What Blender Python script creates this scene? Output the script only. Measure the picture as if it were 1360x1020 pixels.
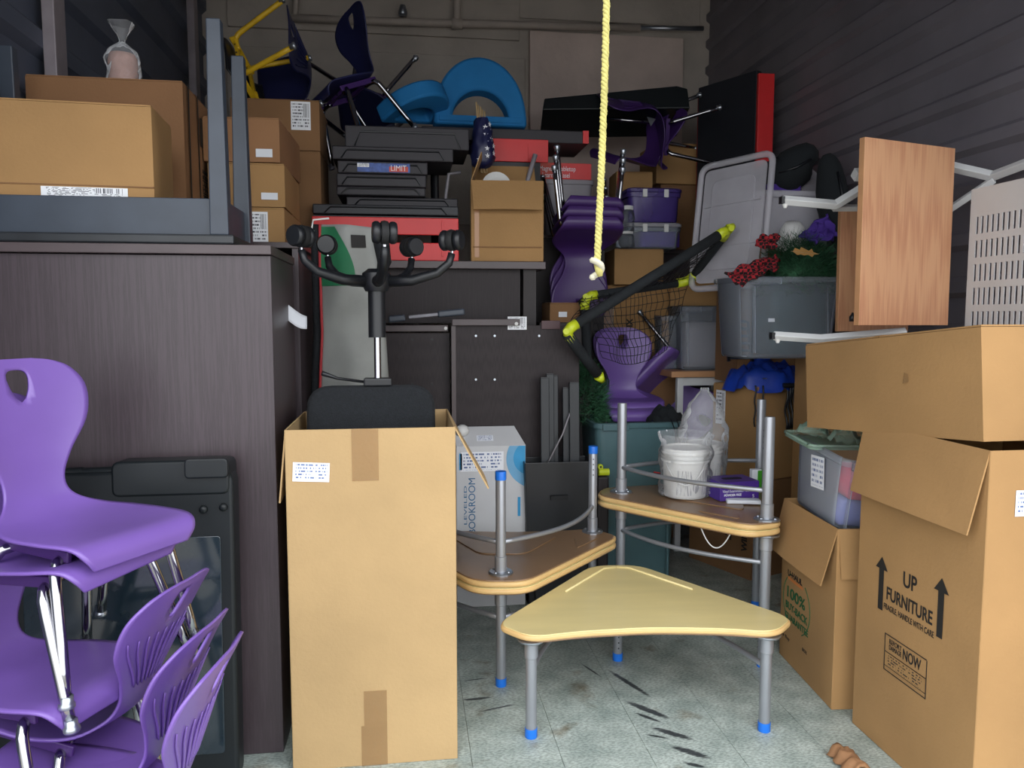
import bpy, bmesh, math, random
from mathutils import Vector, Matrix, Euler, noise

for o in list(bpy.data.objects): bpy.data.objects.remove(o)
SC = bpy.context.scene
COL = SC.collection
R = math.radians
PI = math.pi
random.seed(7)

# ------------------------------------------------------------------ camera
FPX, YAW, PITCH, EYE = 1021.0, R(7.8), R(5.0), 1.5
_f = Vector((math.sin(YAW)*math.cos(PITCH), math.cos(YAW)*math.cos(PITCH), -math.sin(PITCH)))
_r = Vector((math.cos(YAW), -math.sin(YAW), 0))
_u = _r.cross(_f)
cam = bpy.data.cameras.new('camera'); cam.sensor_width = 36; cam.lens = FPX/1360*36
cam.clip_start = .05; cam.clip_end = 200
co = bpy.data.objects.new('camera', cam); COL.objects.link(co)
co.matrix_world = Matrix(((_r.x, _u.x, -_f.x, 0), (_r.y, _u.y, -_f.y, 0), (_r.z, _u.z, -_f.z, EYE), (0, 0, 0, 1)))
SC.camera = co

def PX(x, y, Y=None, X=None, Z=None):
    """a measured direction of the photograph, carried to a real depth in the room"""
    d = _f + _r*((x-680)/FPX) - _u*((y-510)/FPX)
    if Y is not None: t = Y/d.y
    elif X is not None: t = X/d.x
    else: t = (Z-EYE)/d.z
    return Vector((0, 0, EYE)) + d*t

# ------------------------------------------------------------------ daylight: an overcast sky outside the open roller door
w = bpy.data.worlds.new('overcast_sky'); SC.world = w; w.use_nodes = True
wn = w.node_tree.nodes; wl = w.node_tree.links
bg = wn['Background']; bg.inputs['Strength'].default_value = 3.2
tc = wn.new('ShaderNodeTexCoord'); sx = wn.new('ShaderNodeSeparateXYZ'); cr = wn.new('ShaderNodeValToRGB')
cr.color_ramp.elements[0].position = .0; cr.color_ramp.elements[0].color = (.62, .64, .66, 1)
cr.color_ramp.elements[1].position = .8; cr.color_ramp.elements[1].color = (.95, .97, 1.0, 1)
wl.new(tc.outputs['Generated'], sx.inputs[0]); wl.new(sx.outputs['Z'], cr.inputs[0]); wl.new(cr.outputs[0], bg.inputs[0])
vs = SC.view_settings
vs.view_transform = 'Standard'; vs.look = 'None'; vs.gamma = 1; vs.use_curve_mapping = False
vs.exposure = .5

# ------------------------------------------------------------------ materials
def lin(c):
    if isinstance(c, str):
        c = tuple(int(c[i:i+2], 16)/255 for i in (0, 2, 4))
    return tuple(v/12.92 if v <= .04045 else ((v+.055)/1.055)**2.4 for v in c[:3]) + (1,)
M = {}
def mat(name, c, rough=.6, metal=0, var=.12, scale=8, bump=0, bscale=60, coat=0, spec=.5, stretch=None, coord='Object', detail=4):
    m = bpy.data.materials.new(name); m.use_nodes = True; M[name] = m
    n, l = m.node_tree.nodes, m.node_tree.links
    b = n['Principled BSDF']; b.inputs['Roughness'].default_value = rough; b.inputs['Metallic'].default_value = metal
    b.inputs['Specular IOR Level'].default_value = spec
    if coat: b.inputs['Coat Weight'].default_value = coat; b.inputs['Coat Roughness'].default_value = .15
    c = lin(c)
    t = n.new('ShaderNodeTexCoord'); mp = n.new('ShaderNodeMapping'); l.new(t.outputs[coord], mp.inputs[0])
    if stretch: mp.inputs['Scale'].default_value = stretch
    no = n.new('ShaderNodeTexNoise'); no.inputs['Scale'].default_value = scale; no.inputs['Detail'].default_value = detail
    l.new(mp.outputs[0], no.inputs['Vector'])
    r = n.new('ShaderNodeValToRGB')
    r.color_ramp.elements[0].position = .3; r.color_ramp.elements[1].position = .7
    r.color_ramp.elements[0].color = tuple(v*(1-var) for v in c[:3])+(1,)
    r.color_ramp.elements[1].color = tuple(min(1, v*(1+var)) for v in c[:3])+(1,)
    l.new(no.outputs['Fac'], r.inputs[0]); l.new(r.outputs[0], b.inputs['Base Color'])
    if bump:
        n2 = n.new('ShaderNodeTexNoise'); n2.inputs['Scale'].default_value = bscale; l.new(mp.outputs[0], n2.inputs['Vector'])
        bp = n.new('ShaderNodeBump'); bp.inputs['Strength'].default_value = bump; bp.inputs['Distance'].default_value = .01
        l.new(n2.outputs['Fac'], bp.inputs['Height']); l.new(bp.outputs[0], b.inputs['Normal'])
    return m
def clear(name, c, opac=.3, rough=.2):
    m = bpy.data.materials.new(name); m.use_nodes = True; M[name] = m
    n, l = m.node_tree.nodes, m.node_tree.links
    b = n['Principled BSDF']; b.inputs['Base Color'].default_value = lin(c); b.inputs['Roughness'].default_value = rough
    tr = n.new('ShaderNodeBsdfTransparent'); mx = n.new('ShaderNodeMixShader'); fr = n.new('ShaderNodeFresnel'); fr.inputs[0].default_value = 1.2 if name == 'bag_film' else 1.3
    no = n.new('ShaderNodeTexNoise'); no.inputs['Scale'].default_value = 6; t = n.new('ShaderNodeTexCoord'); l.new(t.outputs['Object'], no.inputs['Vector'])
    a = n.new('ShaderNodeMath'); a.operation = 'MULTIPLY_ADD'; l.new(no.outputs['Fac'], a.inputs[0]); a.inputs[1].default_value = opac*.5; a.inputs[2].default_value = opac*.75
    a2 = n.new('ShaderNodeMath'); a2.operation = 'MAXIMUM'; l.new(a.outputs[0], a2.inputs[0]); l.new(fr.outputs[0], a2.inputs[1])
    l.new(a2.outputs[0], mx.inputs[0]); l.new(tr.outputs[0], mx.inputs[1]); l.new(b.outputs[0], mx.inputs[2])
    l.new(mx.outputs[0], n['Material Output'].inputs['Surface'])
    if name == 'bag_film':
        n3 = n.new('ShaderNodeTexNoise'); n3.inputs['Scale'].default_value = 24; n3.inputs['Distortion'].default_value = 1.5; l.new(t.outputs['Object'], n3.inputs['Vector'])
        bp = n.new('ShaderNodeBump'); bp.inputs['Strength'].default_value = .9; bp.inputs['Distance'].default_value = .02; l.new(n3.outputs['Fac'], bp.inputs['Height']); l.new(bp.outputs[0], b.inputs['Normal'])
    return m
def wood(name, c1, c2, rough=.45, axis='z', sc=1.0):
    m = bpy.data.materials.new(name); m.use_nodes = True; M[name] = m
    n, l = m.node_tree.nodes, m.node_tree.links; b = n['Principled BSDF']; b.inputs['Roughness'].default_value = rough
    t = n.new('ShaderNodeTexCoord'); mp = n.new('ShaderNodeMapping'); l.new(t.outputs['Object'], mp.inputs[0])
    s = [26, 26, 26]; s['xyz'.index(axis)] = .8; mp.inputs['Scale'].default_value = [v*sc for v in s]
    no = n.new('ShaderNodeTexNoise'); no.inputs['Scale'].default_value = 3; no.inputs['Detail'].default_value = 6; no.inputs['Distortion'].default_value = .6
    wv = n.new('ShaderNodeTexWave'); wv.wave_type = 'RINGS'; wv.inputs['Scale'].default_value = .55; wv.inputs['Distortion'].default_value = 6; wv.inputs['Detail'].default_value = 3
    l.new(mp.outputs[0], no.inputs['Vector']); l.new(mp.outputs[0], wv.inputs['Vector'])
    ad = n.new('ShaderNodeMath'); ad.operation = 'MULTIPLY_ADD'; l.new(wv.outputs['Fac'], ad.inputs[0]); ad.inputs[1].default_value = .35; l.new(no.outputs['Fac'], ad.inputs[2])
    r = n.new('ShaderNodeValToRGB'); r.color_ramp.elements[0].position = .4; r.color_ramp.elements[1].position = .8
    r.color_ramp.elements[0].color = lin(c1); r.color_ramp.elements[1].color = lin(c2)
    l.new(ad.outputs[0], r.inputs[0]); l.new(r.outputs[0], b.inputs['Base Color'])
    if name == 'desk_laminate': b.inputs['Specular IOR Level'].default_value = .25
    return m
def printed(name, paper, ink, lines=8, barcode=True):
    """flat print of a paper label: rows of small type and a bar code (Generated coordinates)"""
    m = bpy.data.materials.new(name); m.use_nodes = True; M[name] = m
    n, l = m.node_tree.nodes, m.node_tree.links; b = n['Principled BSDF']; b.inputs['Roughness'].default_value = .5
    t = n.new('ShaderNodeTexCoord'); s = n.new('ShaderNodeSeparateXYZ'); l.new(t.outputs['Generated'], s.inputs[0])
    def mth(op, a, bb=None, c=None):
        k = n.new('ShaderNodeMath'); k.operation = op
        for i, v in enumerate((a, bb, c)):
            if v is None: continue
            if isinstance(v, (int, float)): k.inputs[i].default_value = v
            else: l.new(v, k.inputs[i])
        return k.outputs[0]
    gx, gy = s.outputs[0], s.outputs[1]
    ly = mth('MULTIPLY', gy, lines); row = mth('FLOOR', ly); fy = mth('FRACT', ly)
    inrow = mth('LESS_THAN', fy, .5)
    cb = n.new('ShaderNodeCombineXYZ'); l.new(mth('MULTIPLY', gx, 26), cb.inputs[0]); l.new(mth('MULTIPLY', row, 7.3), cb.inputs[1])
    no = n.new('ShaderNodeTexNoise'); no.inputs['Scale'].default_value = 1; no.inputs['Detail'].default_value = 1; l.new(cb.outputs[0], no.inputs['Vector'])
    txt = mth('MULTIPLY', inrow, mth('GREATER_THAN', no.outputs['Fac'], .5))
    if barcode:
        c2 = n.new('ShaderNodeCombineXYZ'); l.new(mth('MULTIPLY', gx, 90), c2.inputs[0])
        n2 = n.new('ShaderNodeTexNoise'); n2.inputs['Scale'].default_value = 1; n2.inputs['Detail'].default_value = 0; l.new(c2.outputs[0], n2.inputs['Vector'])
        bar = mth('GREATER_THAN', n2.outputs['Fac'], .5)
        reg = mth('MULTIPLY', mth('GREATER_THAN', gx, .62), mth('GREATER_THAN', gy, .45))
        txt = mth('ADD', mth('MULTIPLY', txt, mth('SUBTRACT', 1.0, reg)), mth('MULTIPLY', bar, reg))
    mar = mth('MULTIPLY', mth('MULTIPLY', mth('GREATER_THAN', gx, .06), mth('LESS_THAN', gx, .94)), mth('MULTIPLY', mth('GREATER_THAN', gy, .07), mth('LESS_THAN', gy, .93)))
    fac = mth('MULTIPLY', txt, mar)
    mx = n.new('ShaderNodeMix'); mx.data_type = 'RGBA'; l.new(fac, mx.inputs[0]); mx.inputs[6].default_value = lin(paper); mx.inputs[7].default_value = lin(ink)
    l.new(mx.outputs[2], b.inputs['Base Color'])
    return m

CARD = dict(rough=.85, var=.09, scale=3, bump=.12, bscale=90)
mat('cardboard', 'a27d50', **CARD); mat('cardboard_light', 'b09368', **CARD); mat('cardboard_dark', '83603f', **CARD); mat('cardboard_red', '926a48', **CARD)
mat('cardboard_edge', 'd2b186', rough=.9, bump=.5, bscale=200)
mat('kraft_tape', 'a9794f', rough=.3, var=.05); clear('clear_tape', 'b89468', .25, .2)
mat('paper', 'dfe3ea', rough=.7, var=.03); printed('shipping_label', 'e8eaee', '4a4c55', 9); printed('mini_label', 'e8ebf2', '5c6f9c', 6, False)
mat('black_ink', '1d1b1a', rough=.7); mat('green_ink', '1d5a34', rough=.7); mat('orange_ink', 'c8763a', rough=.7); mat('dark_blue_ink', '2a6590', rough=.6); mat('white_ink', 'e9e9ee', rough=.6); mat('blue_ink', '1f78b4', rough=.5)
wood('dark_laminate', '3c3337', '473d42', .38, 'z', 8); wood('dark_laminate_flat', '3c3337', '473d42', .38, 'x', 8)
wood('desk_laminate', '2a2426', '332c2e', .5, 'z', 8); mat('dark_edge', '4c4143', rough=.4); mat('inner_dark', '2c2627', rough=.6)
mat('black_paint', '25282c', rough=.38, var=.2, scale=14); mat('slate_paint', '3a424e', rough=.42, var=.12, scale=9)
mat('purple_plastic', '7457a4', rough=.36, var=.05, scale=5, coat=.1); mat('deep_shaded_purple_plastic', '3f2460', rough=.42, var=.06); mat('navy_and_shaded_purple', '20234a', rough=.4, var=.06)  # darker two: rear chairs' purple with their shade painted in; also brackets, flags
mat('chrome', 'a9a9ad', rough=.13, metal=1, var=.02); mat('brushed_steel', 'a6a8ad', rough=.33, metal=.85, var=.06, scale=30); mat('silver_paint', '9da0a6', rough=.35, metal=.55, var=.05)
mat('white_metal', 'c9cbcc', rough=.4, var=.03); mat('zinc', 'aab0b8', rough=.3, metal=.9)
mat('desk_yellow', 'dccb90', rough=.28, var=.06, scale=2, stretch=(1, 6, 1)); mat('desk_edge', 'd8b47a', rough=.35, var=.06); mat('desk_under', '86694d', rough=.3, var=.1, scale=4)
mat('blue_cap', '1b6fd6', rough=.4, var=.03); mat('lime', 'c9d62a', rough=.4, var=.04); mat('foam_black', '1e2226', rough=.9, var=.2, scale=20, bump=.3)
mat('black_plastic', '17191d', rough=.4, var=.15); mat('case_plastic', '14191c', rough=.42, var=.1, spec=.35); mat('case_panel', '1d2a33', rough=.08, var=.1, coat=.6)
mat('black_fabric', '191c20', rough=.95, var=.25, scale=120, bump=.4, bscale=200); mat('rubber', '111214', rough=.7)
mat('tray_plastic', '2a272d', rough=.55, var=.08); mat('red_plastic', 'd2282a', rough=.42, var=.05); mat('dark_tray', '202228', rough=.5)
mat('blue_foam', '1670ac', rough=.8, var=.06, bump=.1, bscale=150); mat('yellow_tube', 'c9a21c', rough=.45, var=.12, scale=20)
mat('grey_banner', '8d8f8c', rough=.75, var=.14, scale=5); mat('green_cloth', '1f6b46', rough=.7); mat('red_trim', '9e2a30', rough=.7)
mat('white_plastic', 'd8d8d6', rough=.4, var=.03); mat('grey_plastic', '8e8a90', rough=.5, var=.05)
mat('rope_yellow', 'b0a863', rough=.8, var=.15, scale=40); mat('rope_end', 'b5b09c', rough=.9, var=.15, scale=40)
clear('clear_plastic', 'bcc4d0', .15, .15); clear('milky_plastic', 'd8d6de', .42, .3); clear('teal_plastic', '5a7a80', .7, .3); clear('bag_film', 'e4e6ea', .20, .1); clear('purple_clear', '4c3a84', .7, .3); clear('green_clear', 'b4d2c0', .3, .25)
mat('blue_tarp', '1c3fa8', rough=.4, var=.25, scale=6, bump=.4, bscale=14); mat('navy_tarp', '101d52', rough=.5, var=.2)
mat('pink_cloth', 'd84a64', rough=.8, var=.15); mat('lilac_cloth', '8c93d6', rough=.8, var=.1); mat('purple_cloth', '4a2f8f', rough=.85, var=.12)
mat('glove_purple', '4b2f86', rough=.4, var=.06); mat('needle_green', '2c5a3c', rough=.7, var=.45, scale=30); mat('leaf_tan', 'b88a4c', rough=.6)
mat('dark_cloth', '14191d', rough=.95, var=.2); mat('teal_cloth', '2f474a', rough=.85, var=.25, scale=7, bump=.3, bscale=12)
wood('oak_laminate', 'b58060', 'c69470', .4, 'z', 2.0); mat('oak_edge', 'b98a62', rough=.5)
mat('pinkish_wool', 'c79d90', rough=.9, var=.12, scale=20, bump=.5, bscale=40); mat('stick_wood', 'b0946a', rough=.7); mat('brown_plate', '4a3034', rough=.5)
mat('red_print', 'd24a36', rough=.5, var=.25, scale=5); mat('cyan_print', '2a93c8', rough=.45); mat('pale_print', 'c6c7ca', rough=.45, var=.03); mat('light_cyan', '6aa5cc', rough=.45)
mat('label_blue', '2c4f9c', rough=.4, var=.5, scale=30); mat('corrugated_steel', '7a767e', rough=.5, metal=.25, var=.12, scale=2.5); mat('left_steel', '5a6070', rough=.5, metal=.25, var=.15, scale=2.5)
mat('post_steel', '9a9196', rough=.5, metal=.3, var=.12); mat('concrete', 'b3aaa0', rough=.9, var=.16, scale=2.2, bump=.3, bscale=25); mat('plaster', 'd0beb4', rough=.9, var=.12, scale=3, bump=.2, bscale=30); mat('conduit', 'b5aaa0', rough=.6, var=.1)
mat('outdoor_concrete', '8d8a84', rough=.95, var=.08, scale=1.5)
mat('green_plastic', '3f9a22', rough=.5); mat('grey_bar', '6d6c72', rough=.4, metal=.4); mat('slate_bar', '1f2328', rough=.45)

# plaid cloth
def plaid():
    m = bpy.data.materials.new('plaid_cloth'); m.use_nodes = True; M['plaid_cloth'] = m
    n, l = m.node_tree.nodes, m.node_tree.links; b = n['Principled BSDF']; b.inputs['Roughness'].default_value = .9
    t = n.new('ShaderNodeTexCoord'); ck = n.new('ShaderNodeTexChecker'); ck.inputs['Scale'].default_value = 58
    ck.inputs['Color1'].default_value = lin('a8262f'); ck.inputs['Color2'].default_value = lin('1c1013'); l.new(t.outputs['Object'], ck.inputs['Vector']); l.new(ck.outputs[0], b.inputs['Base Color'])
plaid()
# worn vinyl tile: grey-green with specks and dark drag marks of their own shape
def vinyl():
    m = bpy.data.materials.new('vinyl_tile'); m.use_nodes = True; M['vinyl_tile'] = m
    n, l = m.node_tree.nodes, m.node_tree.links; b = n['Principled BSDF']; b.inputs['Roughness'].default_value = .42
    g = n.new('ShaderNodeNewGeometry')
    def noi(scale, detail=4, rot=0, st=(1, 1, 1)):
        mp = n.new('ShaderNodeMapping'); mp.inputs['Rotation'].default_value = (0, 0, rot); mp.inputs['Scale'].default_value = st
        l.new(g.outputs['Position'], mp.inputs[0]); k = n.new('ShaderNodeTexNoise'); k.inputs['Scale'].default_value = scale; k.inputs['Detail'].default_value = detail
        l.new(mp.outputs[0], k.inputs['Vector']); return k.outputs['Fac']
    def ramp(f, p0, c0, p1, c1):
        r = n.new('ShaderNodeValToRGB'); e = r.color_ramp.elements; e[0].position = p0; e[0].color = c0; e[1].position = p1; e[1].color = c1; l.new(f, r.inputs[0]); return r.outputs[0]
    def mul(a, c):
        x = n.new('ShaderNodeMix'); x.data_type = 'RGBA'; x.blend_type = 'MULTIPLY'; x.inputs[0].default_value = 1; l.new(a, x.inputs[6]); l.new(c, x.inputs[7]); return x.outputs[2]
    base = ramp(noi(9, 8), .3, lin('97a5a0'), .72, lin('c4cfc9'))
    speck = ramp(noi(75, 3, .4, (1, 2.2, 1)), .40, (.66, .67, .66, 1), .58, (1.08, 1.08, 1.08, 1))
    stain = ramp(noi(5, 6), .30, (.55, .46, .38, 1), .39, (1, 1, 1, 1))
    def mth(op, a, bb=None):
        k = n.new('ShaderNodeMath'); k.operation = op
        for q, v in enumerate((a, bb)):
            if v is None: continue
            if isinstance(v, (int, float)): k.inputs[q].default_value = v
            else: l.new(v, k.inputs[q])
        return k.outputs[0]
    sp = n.new('ShaderNodeSeparateXYZ'); l.new(g.outputs['Position'], sp.inputs[0]); gx, gy = sp.outputs[0], sp.outputs[1]
    tot = None
    for (x0, y0, x1, y1, wd) in ((805, 888, 868, 928, .016), (828, 930, 893, 956, .022), (842, 946, 880, 960, .012), (862, 965, 926, 984, .020), (855, 975, 890, 981, .008), (888, 990, 946, 1008, .022), (905, 1012, 940, 1020, .012), (612, 930, 655, 926, .012), (633, 946, 690, 934, .007), (770, 880, 800, 900, .007), (612, 905, 650, 900, .006)):
        A, B = PX(x0, y0, Z=0), PX(x1, y1, Z=0); d = B-A; L = d.length; c = (A+B)/2; ux, uy = d.x/L, d.y/L
        dx, dy = mth('SUBTRACT', gx, c.x), mth('SUBTRACT', gy, c.y)
        u = mth('DIVIDE', mth('ADD', mth('MULTIPLY', dx, ux), mth('MULTIPLY', dy, uy)), L*.55); v = mth('DIVIDE', mth('SUBTRACT', mth('MULTIPLY', dy, ux), mth('MULTIPLY', dx, uy)), wd)
        e = mth('MAXIMUM', mth('SUBTRACT', 1.0, mth('ADD', mth('MULTIPLY', u, u), mth('MULTIPLY', v, v))), 0.0)
        tot = e if tot is None else mth('MAXIMUM', tot, e)
    strk = noi(14, 5, R(-33), (1.2, 12, 1))
    dm = mth('MULTIPLY', tot, mth('MULTIPLY', strk, 2.2))
    drag = ramp(dm, .25, (1, 1, 1, 1), .75, (.13, .13, .15, 1))
    l.new(mul(mul(mul(base, speck), stain), drag), b.inputs['Base Color'])
vinyl()

# ------------------------------------------------------------------ mesh helpers
class G:
    def __init__(s): s.v = []; s.f = []
    def add(s, v, f):
        k = len(s.v); s.v += [tuple(p) for p in v]; s.f += [tuple(i+k for i in q) for q in f]; return s
    def box(s, c, d, m=None):
        x, y, z = d[0]/2, d[1]/2, d[2]/2
        v = [Vector((a*x, b*y, e*z)) for e in (-1, 1) for b in (-1, 1) for a in (-1, 1)]
        if m is not None: v = [m @ p for p in v]
        return s.add([p+Vector(c) for p in v], [(0, 2, 3, 1), (4, 5, 7, 6), (0, 1, 5, 4), (2, 6, 7, 3), (0, 4, 6, 2), (1, 3, 7, 5)])
    def tube(s, path, r, n=10, cap=True):
        P = [Vector(p) for p in path]; rr = r if isinstance(r, (list, tuple)) else [r]*len(P)
        t0 = (P[1]-P[0]).normalized(); a = t0.orthogonal().normalized(); vs_ = []
        for i, p in enumerate(P):
            t = (P[min(i+1, len(P)-1)]-P[max(i-1, 0)]).normalized()
            a = (a-t*a.dot(t)).normalized(); b = t.cross(a)
            vs_ += [p+(a*math.cos(2*PI*k/n)+b*math.sin(2*PI*k/n))*rr[i] for k in range(n)]
        fs = [(i*n+k, i*n+(k+1) % n, (i+1)*n+(k+1) % n, (i+1)*n+k) for i in range(len(P)-1) for k in range(n)]
        if cap: fs += [tuple(range(n))[::-1], tuple(range((len(P)-1)*n, len(P)*n))]
        return s.add(vs_, fs)
    def lathe(s, prof, n=20, c=(0, 0, 0), sxy=(1, 1)):
        vs_ = [(c[0]+r*math.cos(2*PI*k/n)*sxy[0], c[1]+r*math.sin(2*PI*k/n)*sxy[1], c[2]+z) for r, z in prof for k in range(n)]
        fs = [(i*n+k, i*n+(k+1) % n, (i+1)*n+(k+1) % n, (i+1)*n+k) for i in range(len(prof)-1) for k in range(n)]
        fs += [tuple(range(n))[::-1], tuple(range((len(prof)-1)*n, len(prof)*n))]
        return s.add(vs_, fs)
    def prism(s, poly, z0, z1):
        n = len(poly); v = [(x, y, z0) for x, y in poly]+[(x, y, z1) for x, y in poly]
        return s.add(v, [tuple(range(n))[::-1], tuple(range(n, 2*n))]+[(i, (i+1) % n, n+(i+1) % n, n+i) for i in range(n)])
    def grid(s, fn, nu, nv, skip=None):
        v = [fn(i/nu, j/nv) for i in range(nu+1) for j in range(nv+1)]
        f = [(i*(nv+1)+j, (i+1)*(nv+1)+j, (i+1)*(nv+1)+j+1, i*(nv+1)+j+1) for i in range(nu) for j in range(nv) if not (skip and skip((i+.5)/nu, (j+.5)/nv))]
        return s.add(v, f)

def mesh(name, g, smooth=False):
    me = bpy.data.meshes.new(name)
    me.from_pydata([tuple(p) for p in g.v], [], g.f); me.update()
    bm = bmesh.new(); bm.from_mesh(me)
    bmesh.ops.remove_doubles(bm, verts=bm.verts, dist=1e-6); bmesh.ops.recalc_face_normals(bm, faces=bm.faces)
    loose = [v for v in bm.verts if not v.link_faces]
    if loose: bmesh.ops.delete(bm, geom=loose, context='VERTS')
    if smooth:
        for f in bm.faces: f.smooth = True
    bm.to_mesh(me); bm.free()
    return me
def ob(name, g, m, parent=None, loc=None, rot=None, smooth=False, bevel=0, solid=0, sub=0, mtx=None, auto=None):
    me = g if isinstance(g, bpy.types.Mesh) else mesh(name, g, smooth or auto)
    if not me.materials: me.materials.append(M[m] if isinstance(m, str) else m)
    o = bpy.data.objects.new(name, me); COL.objects.link(o)
    if parent is not None: o.parent = parent
    if mtx is not None: o.matrix_local = mtx
    if loc is not None: o.location = loc
    if rot is not None: o.rotation_euler = rot
    if solid:
        k = o.modifiers.new('thickness', 'SOLIDIFY'); k.thickness = solid; k.offset = 0
    if sub:
        k = o.modifiers.new('smooth', 'SUBSURF'); k.levels = k.render_levels = sub
    if bevel:
        k = o.modifiers.new('edges', 'BEVEL'); k.width = bevel; k.segments = 2; k.limit_method = 'ANGLE'; k.angle_limit = R(40)
    if auto:
        try: me.set_sharp_from_angle(angle=R(auto))
        except Exception: pass
    return o
def tag(o, label, cat, group=None, kind=None):
    o['label'] = label; o['category'] = cat
    if group: o['group'] = group
    if kind: o['kind'] = kind
    return o
def thing(name, label, cat, loc=(0, 0, 0), rot=(0, 0, 0), group=None, mtx=None):
    o = bpy.data.objects.new(name, None); COL.objects.link(o); o.empty_display_size = .1
    o.location = loc; o.rotation_euler = rot
    if mtx is not None: o.matrix_world = mtx
    return tag(o, label, cat, group)
def struct(name, g, m, label, cat, **k):
    o = ob(name, g, m, **k); o['kind'] = 'structure'; o['label'] = label; o['category'] = cat; return o
def dup(root, loc, rot, label=None):
    r = root.copy(); COL.objects.link(r); r.location = loc; r.rotation_euler = rot
    if label: r['label'] = label
    for ch in list(root.children):
        c = ch.copy(); COL.objects.link(c); c.parent = r
        for gch in list(ch.children):
            d = gch.copy(); COL.objects.link(d); d.parent = c
    return r
def frame(o, ex, ey):
    """matrix with local x along ex, local z out of the plane ex x ey, origin o"""
    ex = Vector(ex).normalized(); ey = Vector(ey); ey = (ey-ex*ey.dot(ex)).normalized(); ez = ex.cross(ey); o = Vector(o)
    return Matrix(((ex.x, ey.x, ez.x, o.x), (ex.y, ey.y, ez.y, o.y), (ex.z, ey.z, ez.z, o.z), (0, 0, 0, 1)))
def text(s, size, m, parent, mtx, sx=1.0, name='lettering', bold=0, align='LEFT', shear=0):
    cu = bpy.data.curves.new(name, 'FONT'); cu.body = s; cu.size = size; cu.align_x = align; cu.extrude = .0004; cu.offset = bold; cu.shear = shear; cu.resolution_u = 4
    t = bpy.data.objects.new('t', cu); COL.objects.link(t)
    me = bpy.data.meshes.new_from_object(t.evaluated_get(bpy.context.evaluated_depsgraph_get()))
    bpy.data.objects.remove(t)
    for v in me.vertices: v.co.x *= sx
    me.materials.clear(); me.materials.append(M[m]); me.name = name
    o = bpy.data.objects.new(name, me); COL.objects.link(o); o.parent = parent; o.matrix_local = mtx
    return o
def sheet(name, w_, h_, m, parent, mtx, t=.0008):
    return ob(name, G().box((w_/2, h_/2, 0), (w_, h_, t)), m, parent, mtx=mtx)
def FR(w_, d_, h_, x, z, face='front', out=.002):
    """frame on a carton's face: x from the face's left edge, z from the bottom (as seen from outside)"""
    if face == 'front': return frame((-w_/2+x, -d_/2-out, z), (1, 0, 0), (0, 0, 1))
    if face == 'right': return frame((w_/2+out, -d_/2+x, z), (0, 1, 0), (0, 0, 1))
    if face == 'left': return frame((-w_/2-out, d_/2-x, z), (0, -1, 0), (0, 0, 1))
    if face == 'top': return frame((-w_/2+x, -d_/2+z, h_+out), (1, 0, 0), (0, 1, 0))

def bulged(w_, d_, h_, b, seed=0, n=8):
    """a closed cardboard body whose faces sag and bulge a little"""
    g = G()
    def nz(p): return noise.noise(Vector(p)*4+Vector((seed*7.1, seed*3.3, 0)))*.5
    def face(o, u, v, nr):
        o, u, v, nr = map(Vector, (o, u, v, nr))
        def fn(a, c):
            p = o+u*a+v*c; k = math.sin(PI*a)*math.sin(PI*c)
            return p+nr*(b*k*(1+nz(p)))
        g.grid(fn, n, n)
    x, y = w_/2, d_/2
    face((-x, -y, 0), (w_, 0, 0), (0, 0, h_), (0, -1, 0)); face((x, y, 0), (-w_, 0, 0), (0, 0, h_), (0, 1, 0))
    face((x, -y, 0), (0, d_, 0), (0, 0, h_), (1, 0, 0)); face((-x, y, 0), (0, -d_, 0), (0, 0, h_), (-1, 0, 0))
    face((-x, -y, h_), (w_, 0, 0), (0, d_, 0), (0, 0, 1)); face((-x, y, 0), (w_, 0, 0), (0, -d_, 0), (0, 0, -.05))
    return g
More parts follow.
